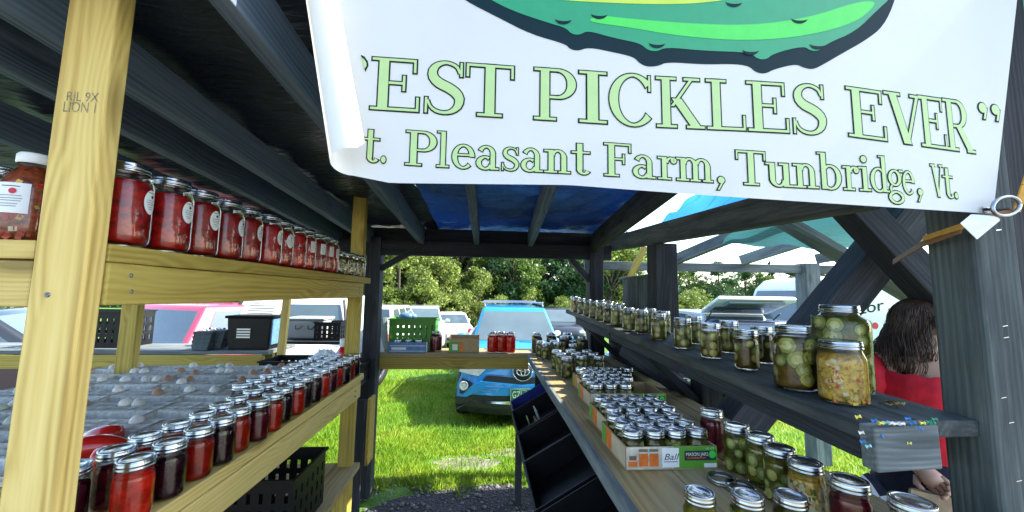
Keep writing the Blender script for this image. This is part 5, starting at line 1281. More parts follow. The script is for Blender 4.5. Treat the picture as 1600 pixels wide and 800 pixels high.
# ------------------------------------------------------------------ vehicles
def loft(stations, nring):
    v = []; f = []
    for ring in stations: v += ring
    for s in range(len(stations)-1):
        for i in range(nring): f.append((s*nring+i, s*nring+(i+1) % nring, (s+1)*nring+(i+1) % nring, (s+1)*nring+i))
    f.append(tuple(range(nring-1, -1, -1))); f.append(tuple((len(stations)-1)*nring+i for i in range(nring)))
    return MB().add(v, f)
def subsurf(o, lv=2):
    m = o.modifiers.new('smooth', 'SUBSURF'); m.levels = lv; m.render_levels = lv
def ring(y, zb, zt, hm, ht):
    h = [(hm*.80, zb), (hm*.97, zb+.08), (hm, zb+.30*(zt-zb)), (hm*.99, zb+.62*(zt-zb)), (ht+.02, zt-.07), (ht-.05, zt-.005), (ht*.5, zt+.025)]
    return [(x, y, z) for x, z in h]+[(-x, y, z) for x, z in reversed(h)]
SHAPES = dict(
 suv=dict(L=4.6, body=[(0, .42, .72, .62, .46), (.05, .30, .86, .80, .66), (.22, .24, .98, .885, .76), (.8, .22, 1.05, .915, .80), (1.2, .22, 1.09, .92, .83), (2.4, .22, 1.12, .925, .86), (3.6, .22, 1.14, .92, .85), (4.3, .25, 1.14, .89, .82), (4.52, .32, 1.08, .84, .76), (4.6, .42, .95, .72, .64)],
          cab=[(1.12, 1.06, .80), (4.45, 1.10, .78), (4.05, 1.66, .60), (1.95, 1.66, .60)], wheels=(.90, 3.55), wr=.35),
 car=dict(L=4.5, body=[(0, .40, .60, .62, .46), (.06, .26, .72, .80, .64), (.3, .20, .80, .87, .74), (.9, .18, .90, .89, .78), (1.3, .18, .94, .895, .80), (2.4, .18, .96, .90, .83), (3.5, .18, .97, .89, .81), (4.2, .22, .98, .86, .76), (4.44, .30, .92, .78, .68), (4.5, .40, .80, .68, .58)],
          cab=[(1.15, .92, .76), (4.25, .95, .74), (3.45, 1.43, .55), (2.05, 1.43, .55)], wheels=(.85, 3.5), wr=.32),
 pickup=dict(L=5.4, body=[(0, .50, .90, .70, .56), (.06, .38, 1.0, .86, .72), (.3, .34, 1.10, .94, .82), (1.2, .32, 1.16, .96, .86), (2.4, .32, 1.18, .965, .89), (3.4, .32, 1.18, .965, .89), (5.2, .34, 1.18, .96, .88), (5.36, .40, 1.14, .92, .84), (5.4, .5, 1.0, .86, .78)],
             cab=[(1.25, 1.13, .84), (3.35, 1.15, .84), (3.1, 1.82, .66), (2.0, 1.82, .66)], wheels=(1.0, 4.3), wr=.39))
def wheel(root, x, y, r, s):
    M = Matrix.Translation((x, y, r)) @ Matrix.Rotation(R(90)*s, 4, 'Y'); w = .10
    MB().lathe([(r*.64, -w), (r*.93, -w), (r, -w*.6), (r, w*.6), (r*.93, w), (r*.64, w), (r*.60, w*.7), (r*.60, -w)], 28, M).build('tyre', 'rubber', root, True, smooth=True)
    mb = MB(); mb.lathe([(r*.63, w*.9), (r*.60, w*.95), (r*.56, w*.6), (r*.56, 0)], 28, M)
    for k in range(7):
        a = 2*math.pi*k/7; T = M @ Matrix.Rotation(a, 4, 'Z'); mb.box((r*.34, 0, w*.75), (r*.56, r*.13, .02), T)
    mb.lathe([(.002, w*.9), (r*.13, w*.88), (r*.15, w*.6)], 14, M); mb.build('rim', 'rim', root, True)
    MB().lathe([(r*1.13, -.02), (r*1.15, w*.35), (r*1.02, w*.35), (r*1.0, -.02)], 28, M).build('wheel_arch', 'car_black', root, True, smooth=True)
def face_panel(q, inset, off, mat, name, root):
    q = [Vector(p) for p in q]; c = sum(q, Vector())/len(q); n = (q[1]-q[0]).cross(q[2]-q[0]).normalized()
    mb = MB(); a = [c+(p-c)*(1-inset)+n*off for p in q]; b = [c+(p-c)*(1-inset)-n*.01 for p in q]; k = len(q)
    mb.add(a+b, [tuple(range(k))]+[((i+1) % k, i, k+i, k+(i+1) % k) for i in range(k)]); return mb.build(name, mat, root, True)
def vehicle(name, shape, loc, rz, paint, label, cat='car', scale=1.0, group='vehicles parked on the grass', open_hatch=False, lights=True, wind='windscreen'):
    S_ = SHAPES[shape]; root = thing(name, loc, label, cat, group, rz); root.scale = (scale,)*3
    b = loft([ring(*s) for s in S_['body']], 14).build('body', paint, root, True, smooth=True); subsurf(b)
    (y0, z0, w0), (y1, z1, w1), (y2, z2, w2), (y3, z3, w3) = S_['cab']; zl = z0-.10
    B4 = [(-w0, y0, zl), (w0, y0, zl), (w1, y1, zl), (-w1, y1, zl)]; T4 = [(-w3, y3, z3), (w3, y3, z3), (w2, y2, z2), (-w2, y2, z2)]
    mb = MB().add(B4+T4, [(0, 1, 5, 4), (1, 2, 6, 5), (2, 3, 7, 6), (3, 0, 4, 7), (4, 5, 6, 7)]); mb.build('cabin', paint, root, True, bevel=.05, seg=3, smooth=True)
    def mix(p, q, t): return tuple(a+(b_-a)*t for a, b_ in zip(p, q))
    lo, hi = .20, .93
    face_panel([mix(B4[0], T4[0], lo), mix(B4[1], T4[1], lo), mix(B4[1], T4[1], hi), mix(B4[0], T4[0], hi)], .07, .006, wind, 'windscreen', root)
    face_panel([mix(B4[2], T4[2], lo+.1), mix(B4[3], T4[3], lo+.1), mix(B4[3], T4[3], hi), mix(B4[2], T4[2], hi)], .10, .006, 'car_glass', 'rear_window', root)
    for s in (0, 1):
        a, b_, c, d = (B4[1], B4[2], T4[2], T4[1]) if s == 0 else (B4[3], B4[0], T4[0], T4[3])
        for t0, t1 in ((.06, .34), (.37, .66), (.69, .93)):
            tt = (t0, t1) if s == 0 else (1-t1, 1-t0)
            q = [mix(mix(a, b_, tt[0]), mix(d, c, tt[0]), .24), mix(mix(a, b_, tt[1]), mix(d, c, tt[1]), .24), mix(mix(a, b_, tt[1]), mix(d, c, tt[1]), .90), mix(mix(a, b_, tt[0]), mix(d, c, tt[0]), .90)]
            face_panel(q, .03, .006, 'car_glass', 'side_window', root)
        x = .96*S_['body'][4][3]*(1 if s == 0 else -1)
        for y in S_['wheels']: wheel(root, x*.96, y, S_['wr'], 1 if s == 0 else -1)
        for k, yy in enumerate((y0+.35, (y0+y1)/2+.05)):
            MB().box((x*1.03, yy+.75, z0-.14), (.02, .16, .03)).build('door_handle', paint, root, True, bevel=.006)
        m = MB(); m.ball(((w0+.16)*(1 if s == 0 else -1), y0+.42, z0+.08), (.11, .06, .075)); m.build('mirror', paint, root, True, smooth=True)
        L = S_['L']; hw = S_['body'][-2][3]
        if lights:
            m = MB(); m.ball((.80*hw*(1 if s == 0 else -1), L-.05, z0-.15), (.12, .07, .11)); m.build('tail_light', 'lamp_red', root, True, smooth=True)
            m = MB(); m.ball((.74*hw*(1 if s == 0 else -1), .12, S_['body'][1][2]-.06), (.16, .12, .07)); m.build('headlight', 'lamp_clear', root, True, smooth=True)
    MB().box((0, S_['L']-.02, .45), (1.5, .14, .12)).build('rear_bumper', 'car_black', root, True, bevel=.03, seg=2)
    MB().box((0, .05, .46), (1.3, .14, .18)).build('grille', 'car_black', root, True, bevel=.03, seg=2)
    return root

# --- blue car facing the stall
BX = at(815, 600, Y=5.42).x
gz = ground(6.3)
blue = vehicle('blue_car', 'suv', (BX, 5.38, gz-.06), R(-1), 'paint_blue', 'bright blue car facing the stall beyond the back counter', lights=False)
def fr(x, z, off=0.0):   # skin of the nose, slightly curved
    return (x, -.055+.15*(abs(x)/.9)**4+.10*max(0, (z-.66))-off+(0.04 if z < .36 else 0), z)
def nose(poly, off, mat, name, mirror=True, thick=.02):
    for s in ((1, -1) if mirror else (1,)):
        bm = bmesh.new(); bm.faces.new([bm.verts.new((x*s, 0, z)) for x, z in poly]); bmesh.ops.triangulate(bm, faces=bm.faces[:])
        bmesh.ops.subdivide_edges(bm, edges=bm.edges[:], cuts=3, use_grid_fill=True)
        for v_ in bm.verts: v_.co = fr(v_.co.x, v_.co.z, off)
        r = bmesh.ops.extrude_face_region(bm, geom=bm.faces[:]); 
        for g in r['geom']:
            if isinstance(g, bmesh.types.BMVert): g.co.y += thick+.05
        bmesh.ops.recalc_face_normals(bm, faces=bm.faces[:]); me = bpy.data.meshes.new(name); bm.to_mesh(me); bm.free(); link(name, me, mat, blue, True)
def NP_(*q):
    "outline of a left-hand nose piece measured on the car's front plane"
    o = []
    for a, b in q:
        p_ = at(690+a/8.89, 565+b/8.89, Y=5.42); o.append((p_.x-BX, p_.z-gz+.06))
    return o
def whole(*q): h = NP_(*q); return [(min(x, -.0), z) for x, z in h]+[(-min(x, -.0), z) for x, z in reversed(h)]
nose([(-.90, .40), (-.90, .66), (-.80, .92), (-.4, .97), (0, .98), (.4, .97), (.80, .92), (.90, .66), (.90, .40)], .03, 'paint_blue', 'bumper_skin', False)
nose(whole((640, 330), (500, 405), (350, 485), (180, 490), (195, 690), (1111, 720))[::-1], .045, 'car_black', 'lower_grille', False)
nose(whole((570, 237), (640, 172), (800, 178), (1111, 205), (1111, 285), (800, 262)), .050, 'car_black', 'upper_grille', False)
nose(NP_((280, 228), (400, 262), (440, 295), (300, 425), (250, 440), (252, 330)), .052, 'car_black', 'lamp_recess')
nose(whole((430, 300), (540, 245), (620, 250), (1111, 290), (1111, 345), (620, 322), (480, 400), (340, 472), (250, 470), (235, 435), (300, 435)), .075, 'paint_blue', 'bumper_blade', False)
nose([(.50, .90), (.84, .93), (.88, .84), (.60, .80)], .055, 'lamp_clear', 'headlight')
nose(whole((530, 508), (1111, 548), (1111, 562), (530, 524)), .075, 'chrome', 'skid_trim', False)
for s in (-1, 1):
    T = Matrix.Translation(fr(abs(NP_((313, 315))[0][0])*s, NP_((313, 315))[0][1], .085)) @ Matrix.Rotation(R(90), 4, 'X'); MB().lathe([(.062, 0), (.062, .02), (.05, .025), (.046, .012), (.02, .016), (.002, .016)], 18, T).build('fog_lamp', 'lamp_clear', blue, True, smooth=True)
ez = NP_((1111, 105))[0][1]
MB().lathe([(.118, 0), (.118, .006), (.002, .008)], 30, Matrix.Translation(fr(0, ez, .085)) @ Matrix.Rotation(R(90), 4, 'X')).build('badge_recess', 'car_black', blue, True, smooth=True)
mb = MB(); mb.tube([Matrix.Translation(fr(0, ez, .085)) @ Vector((.135*math.cos(a), 0, .125*math.sin(a))) for a in np.linspace(0, 6.283, 30)], .007, 6); mb.build('badge_ring', 'chrome', blue, True, smooth=True)
T = Matrix.Translation(fr(0, ez, .098)) @ Matrix.Rotation(R(90), 4, 'X')
mb = MB()
for rx, ry, cy in ((.085, .055, 0), (.03, .05, 0), (.06, .022, .028)):
    pts = [T @ Vector((rx*math.cos(a), cy+ry*math.sin(a), .012)) for a in np.linspace(0, 6.283, 22)]; mb.tube(pts, .0065, 6)
mb.build('emblem', 'chrome', blue, True, smooth=True)
px0 = .0; pz_ = NP_((1111, 412))[0][1]; mb = MB(); mb.box((px0, -.155, pz_), (.335, .012, .165)); pl = mb.build('license_plate', 'plate_green', blue, True, bevel=.003)
mb = MB(); v, f, tw = text2d('GZL 973', .13); mb.add([(px0-.145+a*.29/tw, -.1625, pz_-.040+b) for a, b in v], f)
v, f, tw = text2d('Vermont', .035); mb.add([(px0-.05+a*.10/tw, -.1625, pz_+.055+b) for a, b in v], f)
for c, s in (((px0, -.1618, pz_+.0795), (.325, .001, .004)), ((px0, -.1618, pz_-.0795), (.325, .001, .004)), ((px0-.1635, -.1618, pz_), (.004, .001, .155)), ((px0+.1635, -.1618, pz_), (.004, .001, .155))): mb.box(c, s)
mb.build('plate_characters', 'plate_white', pl, True)['kind'] = 'stuff'
for s in (-1, 1): MB().tube([(.56*s, 1.98, 1.67), (.57*s, 2.10, 1.725), (.57*s, 3.9, 1.725), (.56*s, 4.02, 1.67)], .018, 8).build('roof_rail', 'paint_grey', blue, True, smooth=True)
for y in (2.25, 3.5): MB().box((0, y, 1.755), (1.22, .06, .028)).build('cross_bar', 'chrome', blue, True, bevel=.008)
for s in (-1, 1): MB().tube([(.15*s-.1, 1.20, 1.105), (.45*s-.05, 1.16, 1.10)], .010, 6).build('wiper', 'car_black', blue, True)

def V(px, Y, shape, face, paint, name, label, cat='car', sc=1.0, dz=0, **k):
    "face: heading in degrees, 0 = nose to the camera, 180 = tail to the camera; the point nearest the camera stands behind px at depth Y"
    p = at(px, 480, Y=Y); a = R(face); L = SHAPES[shape]['L']*sc
    loc = Vector((p.x, Y, ground(Y+1.5)+dz))
    if abs((face % 360)-180) < 60: loc += Vector((-math.sin(a)*L, math.cos(a)*L, 0))*-1
    return vehicle(name, shape, loc, a, paint, label, cat, sc, **k)
V(657, 13.5, 'suv', 6, 'paint_silver', 'silver_car', 'silver car seen head-on between the green crate and the blue car')
V(712, 15.5, 'car', 190, 'paint_white', 'white_car', 'white car with a red tail light just left of the blue car')
V(690, 19.5, 'car', 10, 'paint_grey', 'grey_car', 'dark grey car behind the white one')
V(868, 8.6, 'car', 18, 'paint_white', 'white_sedan', 'white car parked to the right of the blue car')
V(885, 14.5, 'suv', 0, 'paint_black', 'black_car', 'black car far behind the white sedan')
V(1098, 30, 'car', 60, 'paint_white', 'small_white_car', 'small distant white car in front of the field trees', sc=1.0)
# white pickup with a cap, left of the back post
pk = V(452, 5.6, 'pickup', 188, 'paint_white', 'white_pickup', 'white pickup truck with a bed cap behind the left rack', 'truck')
cap = MB().add([(-.86, 3.45, 1.16), (.86, 3.45, 1.16), (.86, 5.35, 1.16), (-.86, 5.35, 1.16), (-.70, 3.5, 1.80), (.70, 3.5, 1.80), (.70, 5.15, 1.80), (-.70, 5.15, 1.80)], [(0, 1, 5, 4), (1, 2, 6, 5), (2, 3, 7, 6), (3, 0, 4, 7), (4, 5, 6, 7), (3, 2, 1, 0)])
cap.build('bed_cap', 'paint_white', pk, True, bevel=.04, seg=2, smooth=True)
face_panel([(.78, 5.31, 1.28), (-.78, 5.31, 1.28), (-.66, 5.19, 1.72), (.66, 5.19, 1.72)], .06, .02, 'windscreen', 'cap_window', pk)
for s in (-1, 1): MB().tube([(.78*s, 5.36, 1.22), (.68*s, 5.20, 1.78)], .022, 6).build('hatch_strut', 'car_black', pk, True)
V(572, 12.0, 'suv', 176, 'paint_white', 'white_wagon', 'white car seen from the rear between the back post and the green crate', sc=1.02)
V(188, 4.9, 'suv', 158, 'paint_red', 'red_car', 'red and pink car with its rear quarter showing by the yellow post')
bk = V(318, 6.4, 'suv', 120, 'paint_black', 'black_wagon', 'black car with an open door behind the left table')
dr = MB(); dr.box((0, .5, .62), (.08, 1.0, .62)); dr.build('open_door', 'paint_black', bk, True, M=Matrix.Translation((-.92, 1.3, .25)) @ Matrix.Rotation(R(55), 4, 'Z'), bevel=.03, seg=2)
# navy car side on under the shelf and a silver hatchback with its tailgate up
q = at(1068, 610, Y=6.25); vehicle('navy_car', 'car', (q.x-.85-.0, 6.25+.88, ground(6.3)), R(-90), 'paint_navy', 'dark navy car standing side-on on the grass below the upper right shelf', 'car')
hb = V(1168, 6.9, 'suv', 172, 'paint_silver', 'silver_hatchback', 'silver hatchback with its tailgate raised on the right')
tgM = Matrix.Translation((0, 4.05, 1.64)) @ Matrix.Rotation(R(17), 4, 'X')
tg = MB(); tg.add([(-.66, 0, 0), (.66, 0, 0), (.72, .98, .02), (-.72, .98, .02), (-.62, .02, .09), (.62, .02, .09), (.66, .93, .10), (-.66, .93, .10)], [(3, 2, 1, 0), (4, 5, 6, 7), (0, 1, 5, 4), (1, 2, 6, 5), (2, 3, 7, 6), (3, 0, 4, 7)])
tgo = tg.build('tailgate', 'paint_white', hb, True, M=tgM, bevel=.025, seg=2, smooth=True)
MB().add([(-.54, .08, -.012), (.54, .08, -.012), (.58, .52, -.005), (-.58, .52, -.005), (-.54, .08, -.004), (.54, .08, -.004), (.58, .52, .002), (-.58, .52, .002)], [(3, 2, 1, 0), (4, 5, 6, 7), (0, 1, 5, 4), (1, 2, 6, 5), (2, 3, 7, 6), (3, 0, 4, 7)]).build('tailgate_glass', 'windscreen', tgo, True)
MB().box((0, .80, -.02), (1.0, .26, .05)).build('tailgate_trim', 'paint_grey', tgo, True, bevel=.015)
for s in (-1, 1): MB().tube([(.62*s, 4.12, 1.42), (.64*s, 4.52, 1.68)], .012, 6).build('gas_strut', 'car_black', hb, True)
MB().box((0, 4.60, 1.10), (1.18, .06, .80)).build('boot_opening', 'car_black', hb, True, bevel=.02)

# --- white box van with lettering
def van():
    p = at(1236, 480, Y=9.0); root = thing('white_van', (p.x, 9.0, ground(9)), 'white van with green lettering and a radish emblem behind the right posts', 'van'); Lv = 5.6
    prof = [(0, .45), (0, 1.05), (.18, 1.32), (.55, 2.25), (.85, 2.52), (1.3, 2.60), (Lv, 2.60), (Lv, .45)]
    mb = MB(); mb.prism(prof, 2.0, Matrix(((1, 0, 0, 0), (0, 0, 1, 0), (0, 1, 0, 0), (0, 0, 0, 1)))); mb.build('body', 'paint_white', root, True, bevel=.06, seg=3, smooth=True)
    mb = MB(); mb.add([(.2, .12, 1.36), (.2, 1.88, 1.36), (.52, 1.80, 2.20), (.52, .20, 2.20)], [(0, 3, 2, 1)]); o = mb.build('windscreen', 'car_glass', root, True); o.location = (-.025, 0, .012)
    for x in (1.0, 4.4): wheel(root, x, 0, .36, 1); 
    for o in root.children:
        if o.name.split('.')[0] in ('tyre', 'rim', 'wheel_arch'):
            x = [vv.co.x for vv in o.data.vertices]; cx = (max(x)+min(x))/2; o.data.transform(Matrix.Translation((cx, .03, 0)) @ Matrix.Rotation(R(-90), 4, 'Z') @ Matrix.Translation((-cx, 0, 0)))
    sx = lambda px, py: at(px, py, Y=8.985)-Vector((p.x, 9.0, ground(9)))
    def word(s, a, h, wd, mat, nm, rise=0):
        v, f, tw = text2d(s, h); q = sx(*a); mb = MB(); mb.add([(q.x+u*wd/tw, -.012, q.z+w_+rise*u) for u, w_ in v], f); mb.build(nm, mat, root, True)
    word('Lor', (1340, 492), .42, .75, 'print_outline', 'lettering', .22); word('Far', (1388, 508), .62, .9, 'print_outline', 'lettering'); word('the', (1362, 540), .16, .25, 'print_outline', 'lettering')
    q = sx(1368, 509); mb = MB(); mb.add([(q.x+.085*math.cos(a), -.012, q.z+.085*math.sin(a)) for a in np.linspace(0, 6.28, 16)[:-1]], [tuple(range(15))]); mb.build('emblem', 'ink_red', root, True)
    mb = MB(); mb.add([(q.x-.16+.07*math.cos(a), -.012, q.z+.04+.10*math.sin(a)) for a in np.linspace(0, 6.28, 16)[:-1]], [tuple(range(15))]); mb.build('emblem_leaf', 'print_green', root, True)
van()

# ------------------------------------------------------------------ person behind the shelf
def person():
    root = thing('person', (1.795, 1.44, 0), 'person with dark wavy hair in a red off-shoulder top, back turned, holding a paper bag', 'person')
    f = Vector((.85, .527, 0)); l = Vector((-f.y, f.x, 0)); O = Vector((1.795, 1.44, 0))
    def W_(a, b, z): return O+f*a+l*b+Vector((0, 0, z))      # forward, left, up
    pts = {}; E_ = []
    def chain(names, coords, radii, start=None):
        prev = start
        for n, c, r in zip(names, coords, radii):
            pts[n] = (c, r)
            if prev: E_.append((prev, n))
            prev = n
    chain(['pel', 'waist', 'chest', 'uch', 'nb', 'nk', 'hd0', 'hd1', 'hd2'], [W_(0, 0, .88), W_(.01, 0, 1.04), W_(.0, 0, 1.20), W_(-.01, 0, 1.31), W_(.005, 0, 1.36), W_(.03, 0, 1.395), W_(.065, -.005, 1.445), W_(.07, -.005, 1.485), W_(.055, 0, 1.525)],
          [(.15, .115), (.115, .09), (.135, .10), (.12, .085), (.065, .06), (.05, .05), (.072, .085), (.08, .095), (.06, .07)])
    for s, k in ((1, 'L'), (-1, 'R')):
        hand = W_(-.175, .02, .985) if s == 1 else W_(.24, -.13, 1.0)
        elbow = W_(-.085, .20, 1.13) if s == 1 else W_(.06, -.23, 1.09)
        chain(['sh'+k, 'ua'+k, 'el'+k, 'fa'+k, 'wr'+k], [W_(0, .155*s, 1.335), W_(-.01, .20*s, 1.22), elbow, (elbow+hand)/2, hand], [(.055, .05), (.046, .044), (.038, .036), (.034, .032), (.024, .022)], 'uch')
        chain(['hp'+k, 'kn'+k, 'cf'+k, 'an'+k, 'to'+k], [W_(0, .085*s, .80), W_(.02, .095*s, .46), W_(-.01, .10*s, .30), W_(0, .10*s, .07), W_(.14, .11*s, .03)], [(.095, .09), (.06, .058), (.058, .055), (.036, .036), (.03, .025)], 'pel')
    names = list(pts); me = bpy.data.meshes.new('body'); me.from_pydata([tuple(pts[n][0]) for n in names], [(names.index(a), names.index(b)) for a, b in E_], [])
    o = link('body', me, None, root); me.materials.append(MATS['skin'])
    m = o.modifiers.new('skin', 'SKIN'); m.use_smooth_shade = True
    if not me.skin_vertices: bpy.context.view_layer.update()
    sv = me.skin_vertices[0].data if me.skin_vertices else None
    if sv is None:
        at_ = me.attributes
    else:
        for i, n in enumerate(names): sv[i].radius = pts[n][1]; sv[i].use_root = (n == 'pel')
    subsurf(o, 2)
    # hand and fingers: palm with four fingers and a thumb closing on the bag's top edge
    for s, k in ((1, 'L'), (-1, 'R')):
        wr = pts['wr'+k][0]; el = pts['el'+k][0]; d = (wr-el).normalized(); side = d.cross(f).normalized(); n = side.cross(d).normalized()
        mb = MB(); mb.tube([wr-d*.02, wr+d*.02, wr+d*.055, wr+d*.075], [.023, .030, .034, .026], 10)
        for i, (b, L) in enumerate(((-.027, .062), (-.009, .070), (.009, .066), (.026, .052))):
            a0 = wr+d*.06+side*b; mb.tube([a0, a0+d*L*.45+n*.006, a0+d*L*.75-n*.012, a0+d*L*.80-n*.036], [.0095, .009, .008, .0065], 8)
        a0 = wr+d*.025+side*-.030; mb.tube([a0, a0-side*.018+d*.02-n*.014, a0-side*.012+d*.045-n*.03], [.012, .0105, .008], 8)
        mb.build('hand', 'skin', root, smooth=True)
    # face on the far side of the turned head
    hc = pts['hd1'][0]; fd = (f*.75-l*.65).normalized(); lt_ = Vector((-fd.y, fd.x, 0))
    mb = MB(); mb.ball(hc+lt_*.078+Vector((0, 0, -.01))-fd*.005, (.012, .026, .034), 10, 8); mb.ball(hc+lt_*.083+Vector((0, 0, -.012)), (.008, .014, .020), 8, 6); mb.ball(hc-lt_*.078+Vector((0, 0, -.01)), (.012, .026, .034), 10, 8); mb.build('ear', 'skin', root, smooth=True)
    mb = MB(); mb.tube([hc+fd*.085+Vector((0, 0, .02)), hc+fd*.112+Vector((0, 0, -.02)), hc+fd*.095+Vector((0, 0, -.032))], [.008, .014, .010], 8); mb.build('nose', 'skin', root, smooth=True)
    for s in (-1, 1): mb = MB(); mb.ball(hc+fd*.083+lt_*.032*s+Vector((0, 0, .012)), .012, 8, 6); mb.build('eye', 'label_paper', root, smooth=True)
    mb = MB(); mb.ball(hc+fd*.088+Vector((0, 0, -.058)), (.020, .020, .007), 10, 6); mb.build('mouth', 'ink_red', root, smooth=True)
    # hair: scalp cap and loose wavy locks falling to the left and back
    g = np.random.default_rng(5); mb = MB(); n = 16; v = []; ff = []
    hb_ = hc+Vector((0, 0, .015))
    for j in range(9):
        for i in range(n):
            a = 2*math.pi*i/n; t = math.pi*.62*j/8; dd = fd*math.cos(a)+lt_*math.sin(a); front = max(0, math.cos(a)); tt = t*(1-.42*front)
            v.append(hb_-fd*.012+dd*.098*math.sin(tt)+Vector((0, 0, .108*math.cos(tt)))+dd*g.normal(0, .0025))
    for j in range(8):
        for i in range(n): ff.append((j*n+i, (j+1)*n+i, (j+1)*n+(i+1) % n, j*n+(i+1) % n))
    mb.add(v, ff)
    for k in range(85):                    # locks of several strands that share a wave
        a = g.uniform(.75, 2*math.pi-.75); t0 = g.uniform(.05, .9); L = g.uniform(.14, .30); ph, amp = g.uniform(0, 6), g.uniform(.012, .028); sw = g.normal(0, .25); drift = l*g.uniform(.0, .5)+f*g.uniform(-.35, .1)
        for m_ in range(13):
            da, dt = g.normal(0, .13), g.normal(0, .10); q = []
            for i in range(8):             # over the scalp
                t = t0+dt+(1.75-t0)*i/7; aa = a+da+sw*i/7; dd = fd*math.cos(aa)+lt_*math.sin(aa); q.append(hb_-fd*.012+dd*(.102+.006*math.sin(ph+i*.9))*math.sin(t)+Vector((0, 0, .112*math.cos(t))))
            if lt_.dot(dd) < -.72 and math.cos(aa) > -.45: q = q[:6]; L2 = .02
            else: L2 = L
            n0 = len(q)
            for i in range(1, 9):          # then hanging in waves
                w2 = amp*(.4+i/8); q.append(q[n0-1]+Vector((0, 0, -L2*i/8))+drift*(L2*i/8)*.6+lt_*w2*(math.sin(ph+i*.95)-math.sin(ph))+fd*w2*.6*(math.cos(ph+i*.8)-math.cos(ph))+dd*.012*math.sin(i*.4)+Vector((g.normal(0, .0015), g.normal(0, .0015), 0)))
            r0 = g.uniform(.0010, .0024); mb.tube(q, [r0*(1.0-.8*(i/len(q))**2) for i in range(len(q))], 4, False)
    mb.build('hair', 'hair', root, smooth=True)
    # red top: gathered bodice with a straight elastic edge and two puffed sleeves
    mb = MB(); v = []; ff = []; n = 40; rows = [(.985, .150, .112), (1.01, .140, .106), (1.06, .128, .100), (1.14, .142, .112), (1.22, .158, .122), (1.275, .160, .120), (1.30, .152, .112), (1.305, .146, .106)]
    for j, (z, rx, ry) in enumerate(rows):
        for i in range(n):
            a = 2*math.pi*i/n; k = 1+.022*math.sin(a*13+j*.4)*(1 if j > 3 else .5); q = W_(ry*k*math.cos(a), rx*k*math.sin(a), z+.004*math.sin(a*13)*(j > 4)); v.append(q)
    for j in range(len(rows)-1):
        for i in range(n): ff.append((j*n+i, j*n+(i+1) % n, (j+1)*n+(i+1) % n, (j+1)*n+i))
    mb.add(v, ff); mb.build('bodice', 'cloth_red', root, smooth=True)
    for s, k in ((1, 'L'), (-1, 'R')):
        a0 = W_(0, .16*s, 1.335); a1 = pts['el'+k][0]; ax = (a1-a0); u = ax.cross(f).normalized(); w_ = u.cross(ax.normalized()); v = []; ff = []; n = 32
        R_ = [(-.10, .045), (.03, .080), (.25, .092), (.48, .094), (.66, .078), (.74, .052), (.78, .056), (.80, .050)]
        for j, (t, r) in enumerate(R_):
            for i in range(n): a = 2*math.pi*i/n; kk = 1+.045*math.sin(a*9+j*.7)+.02*math.sin(a*17); v.append(a0+ax*t+(u*math.cos(a)+w_*math.sin(a))*r*kk)
        for j in range(len(R_)-1):
            for i in range(n): ff.append((j*n+i, j*n+(i+1) % n, (j+1)*n+(i+1) % n, (j+1)*n+i))
        MB().add(v, ff).build('sleeve', 'cloth_red', root, smooth=True)
    # navy trousers
    mb = MB(); v = []; ff = []; n = 28; rows = [(1.0, .142, .108), (.90, .172, .135), (.80, .182, .140)]
    for z, rx, ry in rows:
        for i in range(n): a = 2*math.pi*i/n; v.append(W_(ry*math.cos(a), rx*math.sin(a), z))
    for j in range(2):
        for i in range(n): ff.append((j*n+i, (j+1)*n+i, (j+1)*n+(i+1) % n, j*n+(i+1) % n))
    mb.add(v, ff)
    for s in (-1, 1): mb.tube([W_(0, .085*s, .86), W_(.01, .092*s, .65), W_(.02, .097*s, .45), W_(-.005, .10*s, .25), W_(0, .10*s, .08)], [.105, .098, .080, .075, .070], 16)
    mb.build('trousers', 'cloth_navy', root, smooth=True)
    wr = pts['wrL'][0]; return wr, (wr-pts['elL'][0]).normalized(), f
wr, dH, fP = person()
bg_ = thing('paper_bag', wr+dH*.07+Vector((-.02, -.03, -.275)), 'brown paper bag with red printing held below the upper shelf', 'bag')
q = bg_.location; mb = MB(); v = []; N_ = 16
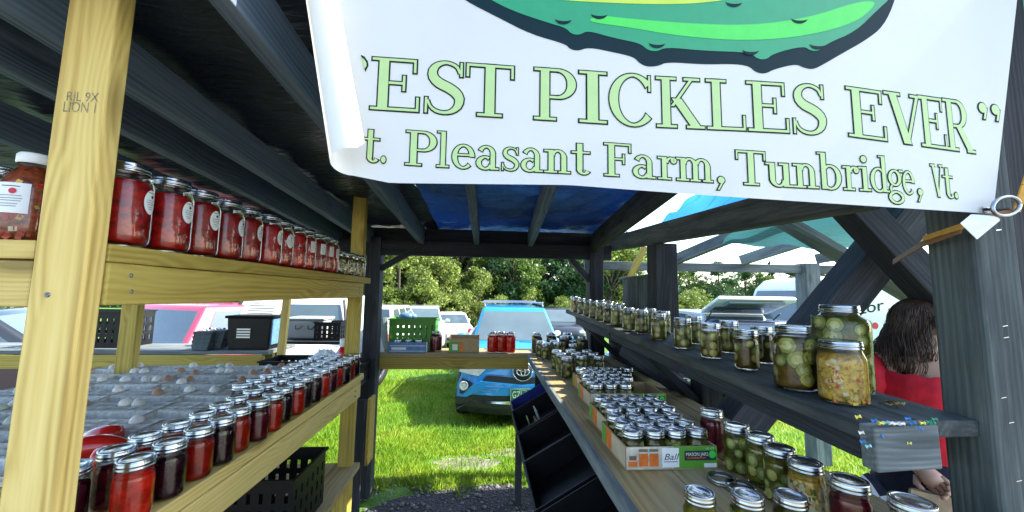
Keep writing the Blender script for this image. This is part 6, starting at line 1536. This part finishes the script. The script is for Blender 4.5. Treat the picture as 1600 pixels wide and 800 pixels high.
for z, rx, ry in ((0, .10, .055), (.08, .10, .055), (.15, .098, .045), (.21, .09, .022), (.25, .085, .008)):
    for i in range(N_):
        a = 2*math.pi*i/N_; c, s = math.cos(a), math.sin(a); k = 1/max(abs(c), abs(s))**.8; u = Vector((.72, -.69, 0))*rx*c*k+Vector((.69, .72, 0))*ry*s*k
        v.append(q+u+Vector((.0, 0, z))+Vector((rng.normal(0, .003), rng.normal(0, .003), rng.normal(0, .002))))
mb.add(v, [(j*N_+i, j*N_+(i+1) % N_, (j+1)*N_+(i+1) % N_, (j+1)*N_+i) for j in range(4) for i in range(N_)]+[tuple(range(N_-1, -1, -1))]); mb.build('sack', 'paper_bag', bg_)
mb = MB(); U = Vector((.72, -.69, 0)); nn = Vector((-.69, -.72, 0))
for s_, x0, z0, h_, wd in (('FARM', -.075, .115, .035, .09), ('SUGAR', -.02, .085, .035, .10), ('BAG', -.01, .05, .035, .07)):
    v, f, tw = text2d(s_, h_*1.3); mb.add([q+U*(x0+a*wd/tw)+nn*.0615+Vector((0, 0, z0+b)) for a, b in v], f)
mb.build('print', 'ink_red', bg_)['kind'] = 'stuff'
mb = MB(); v = []; f = []
for j in range(9):
    for i in range(13): v.append((.30*i/12, .25*j/8, .06*math.sin(i*.7)*math.sin(j*.6)+.10*j/8)); 
for j in range(8):
    for i in range(12): f.append([j*13+i, j*13+i+1, (j+1)*13+i+1, (j+1)*13+i]); mb.m.append((i//2+j//2) % 2)
mb.v = [Vector(q) for q in v]; mb.f = f
p = at(1385, 800, Y=1.28); o = mb.build('checked_cloth', ['cloth_navy', 'paper_white'], smooth=True); o.location = (p.x, 1.25, .74); tag(o, 'blue and white checked cloth over the seat below the paper bag', 'cloth')
stl = thing('stool', (p.x+.15, 1.37, 0), 'dark wooden stool under the checked cloth behind the near post', 'stool')
board('seat', (p.x-.02, 1.37, .725), (p.x+.32, 1.37, .725), .28, .03, 'dark_timber', stl)
for dx, dy in ((.02, -.10), (.28, -.10), (.02, .10), (.28, .10)): board('leg', (p.x+dx, 1.37+dy, 0), (p.x+dx, 1.37+dy, .71), .035, .035, 'dark_timber', stl, (0, 1, 0))
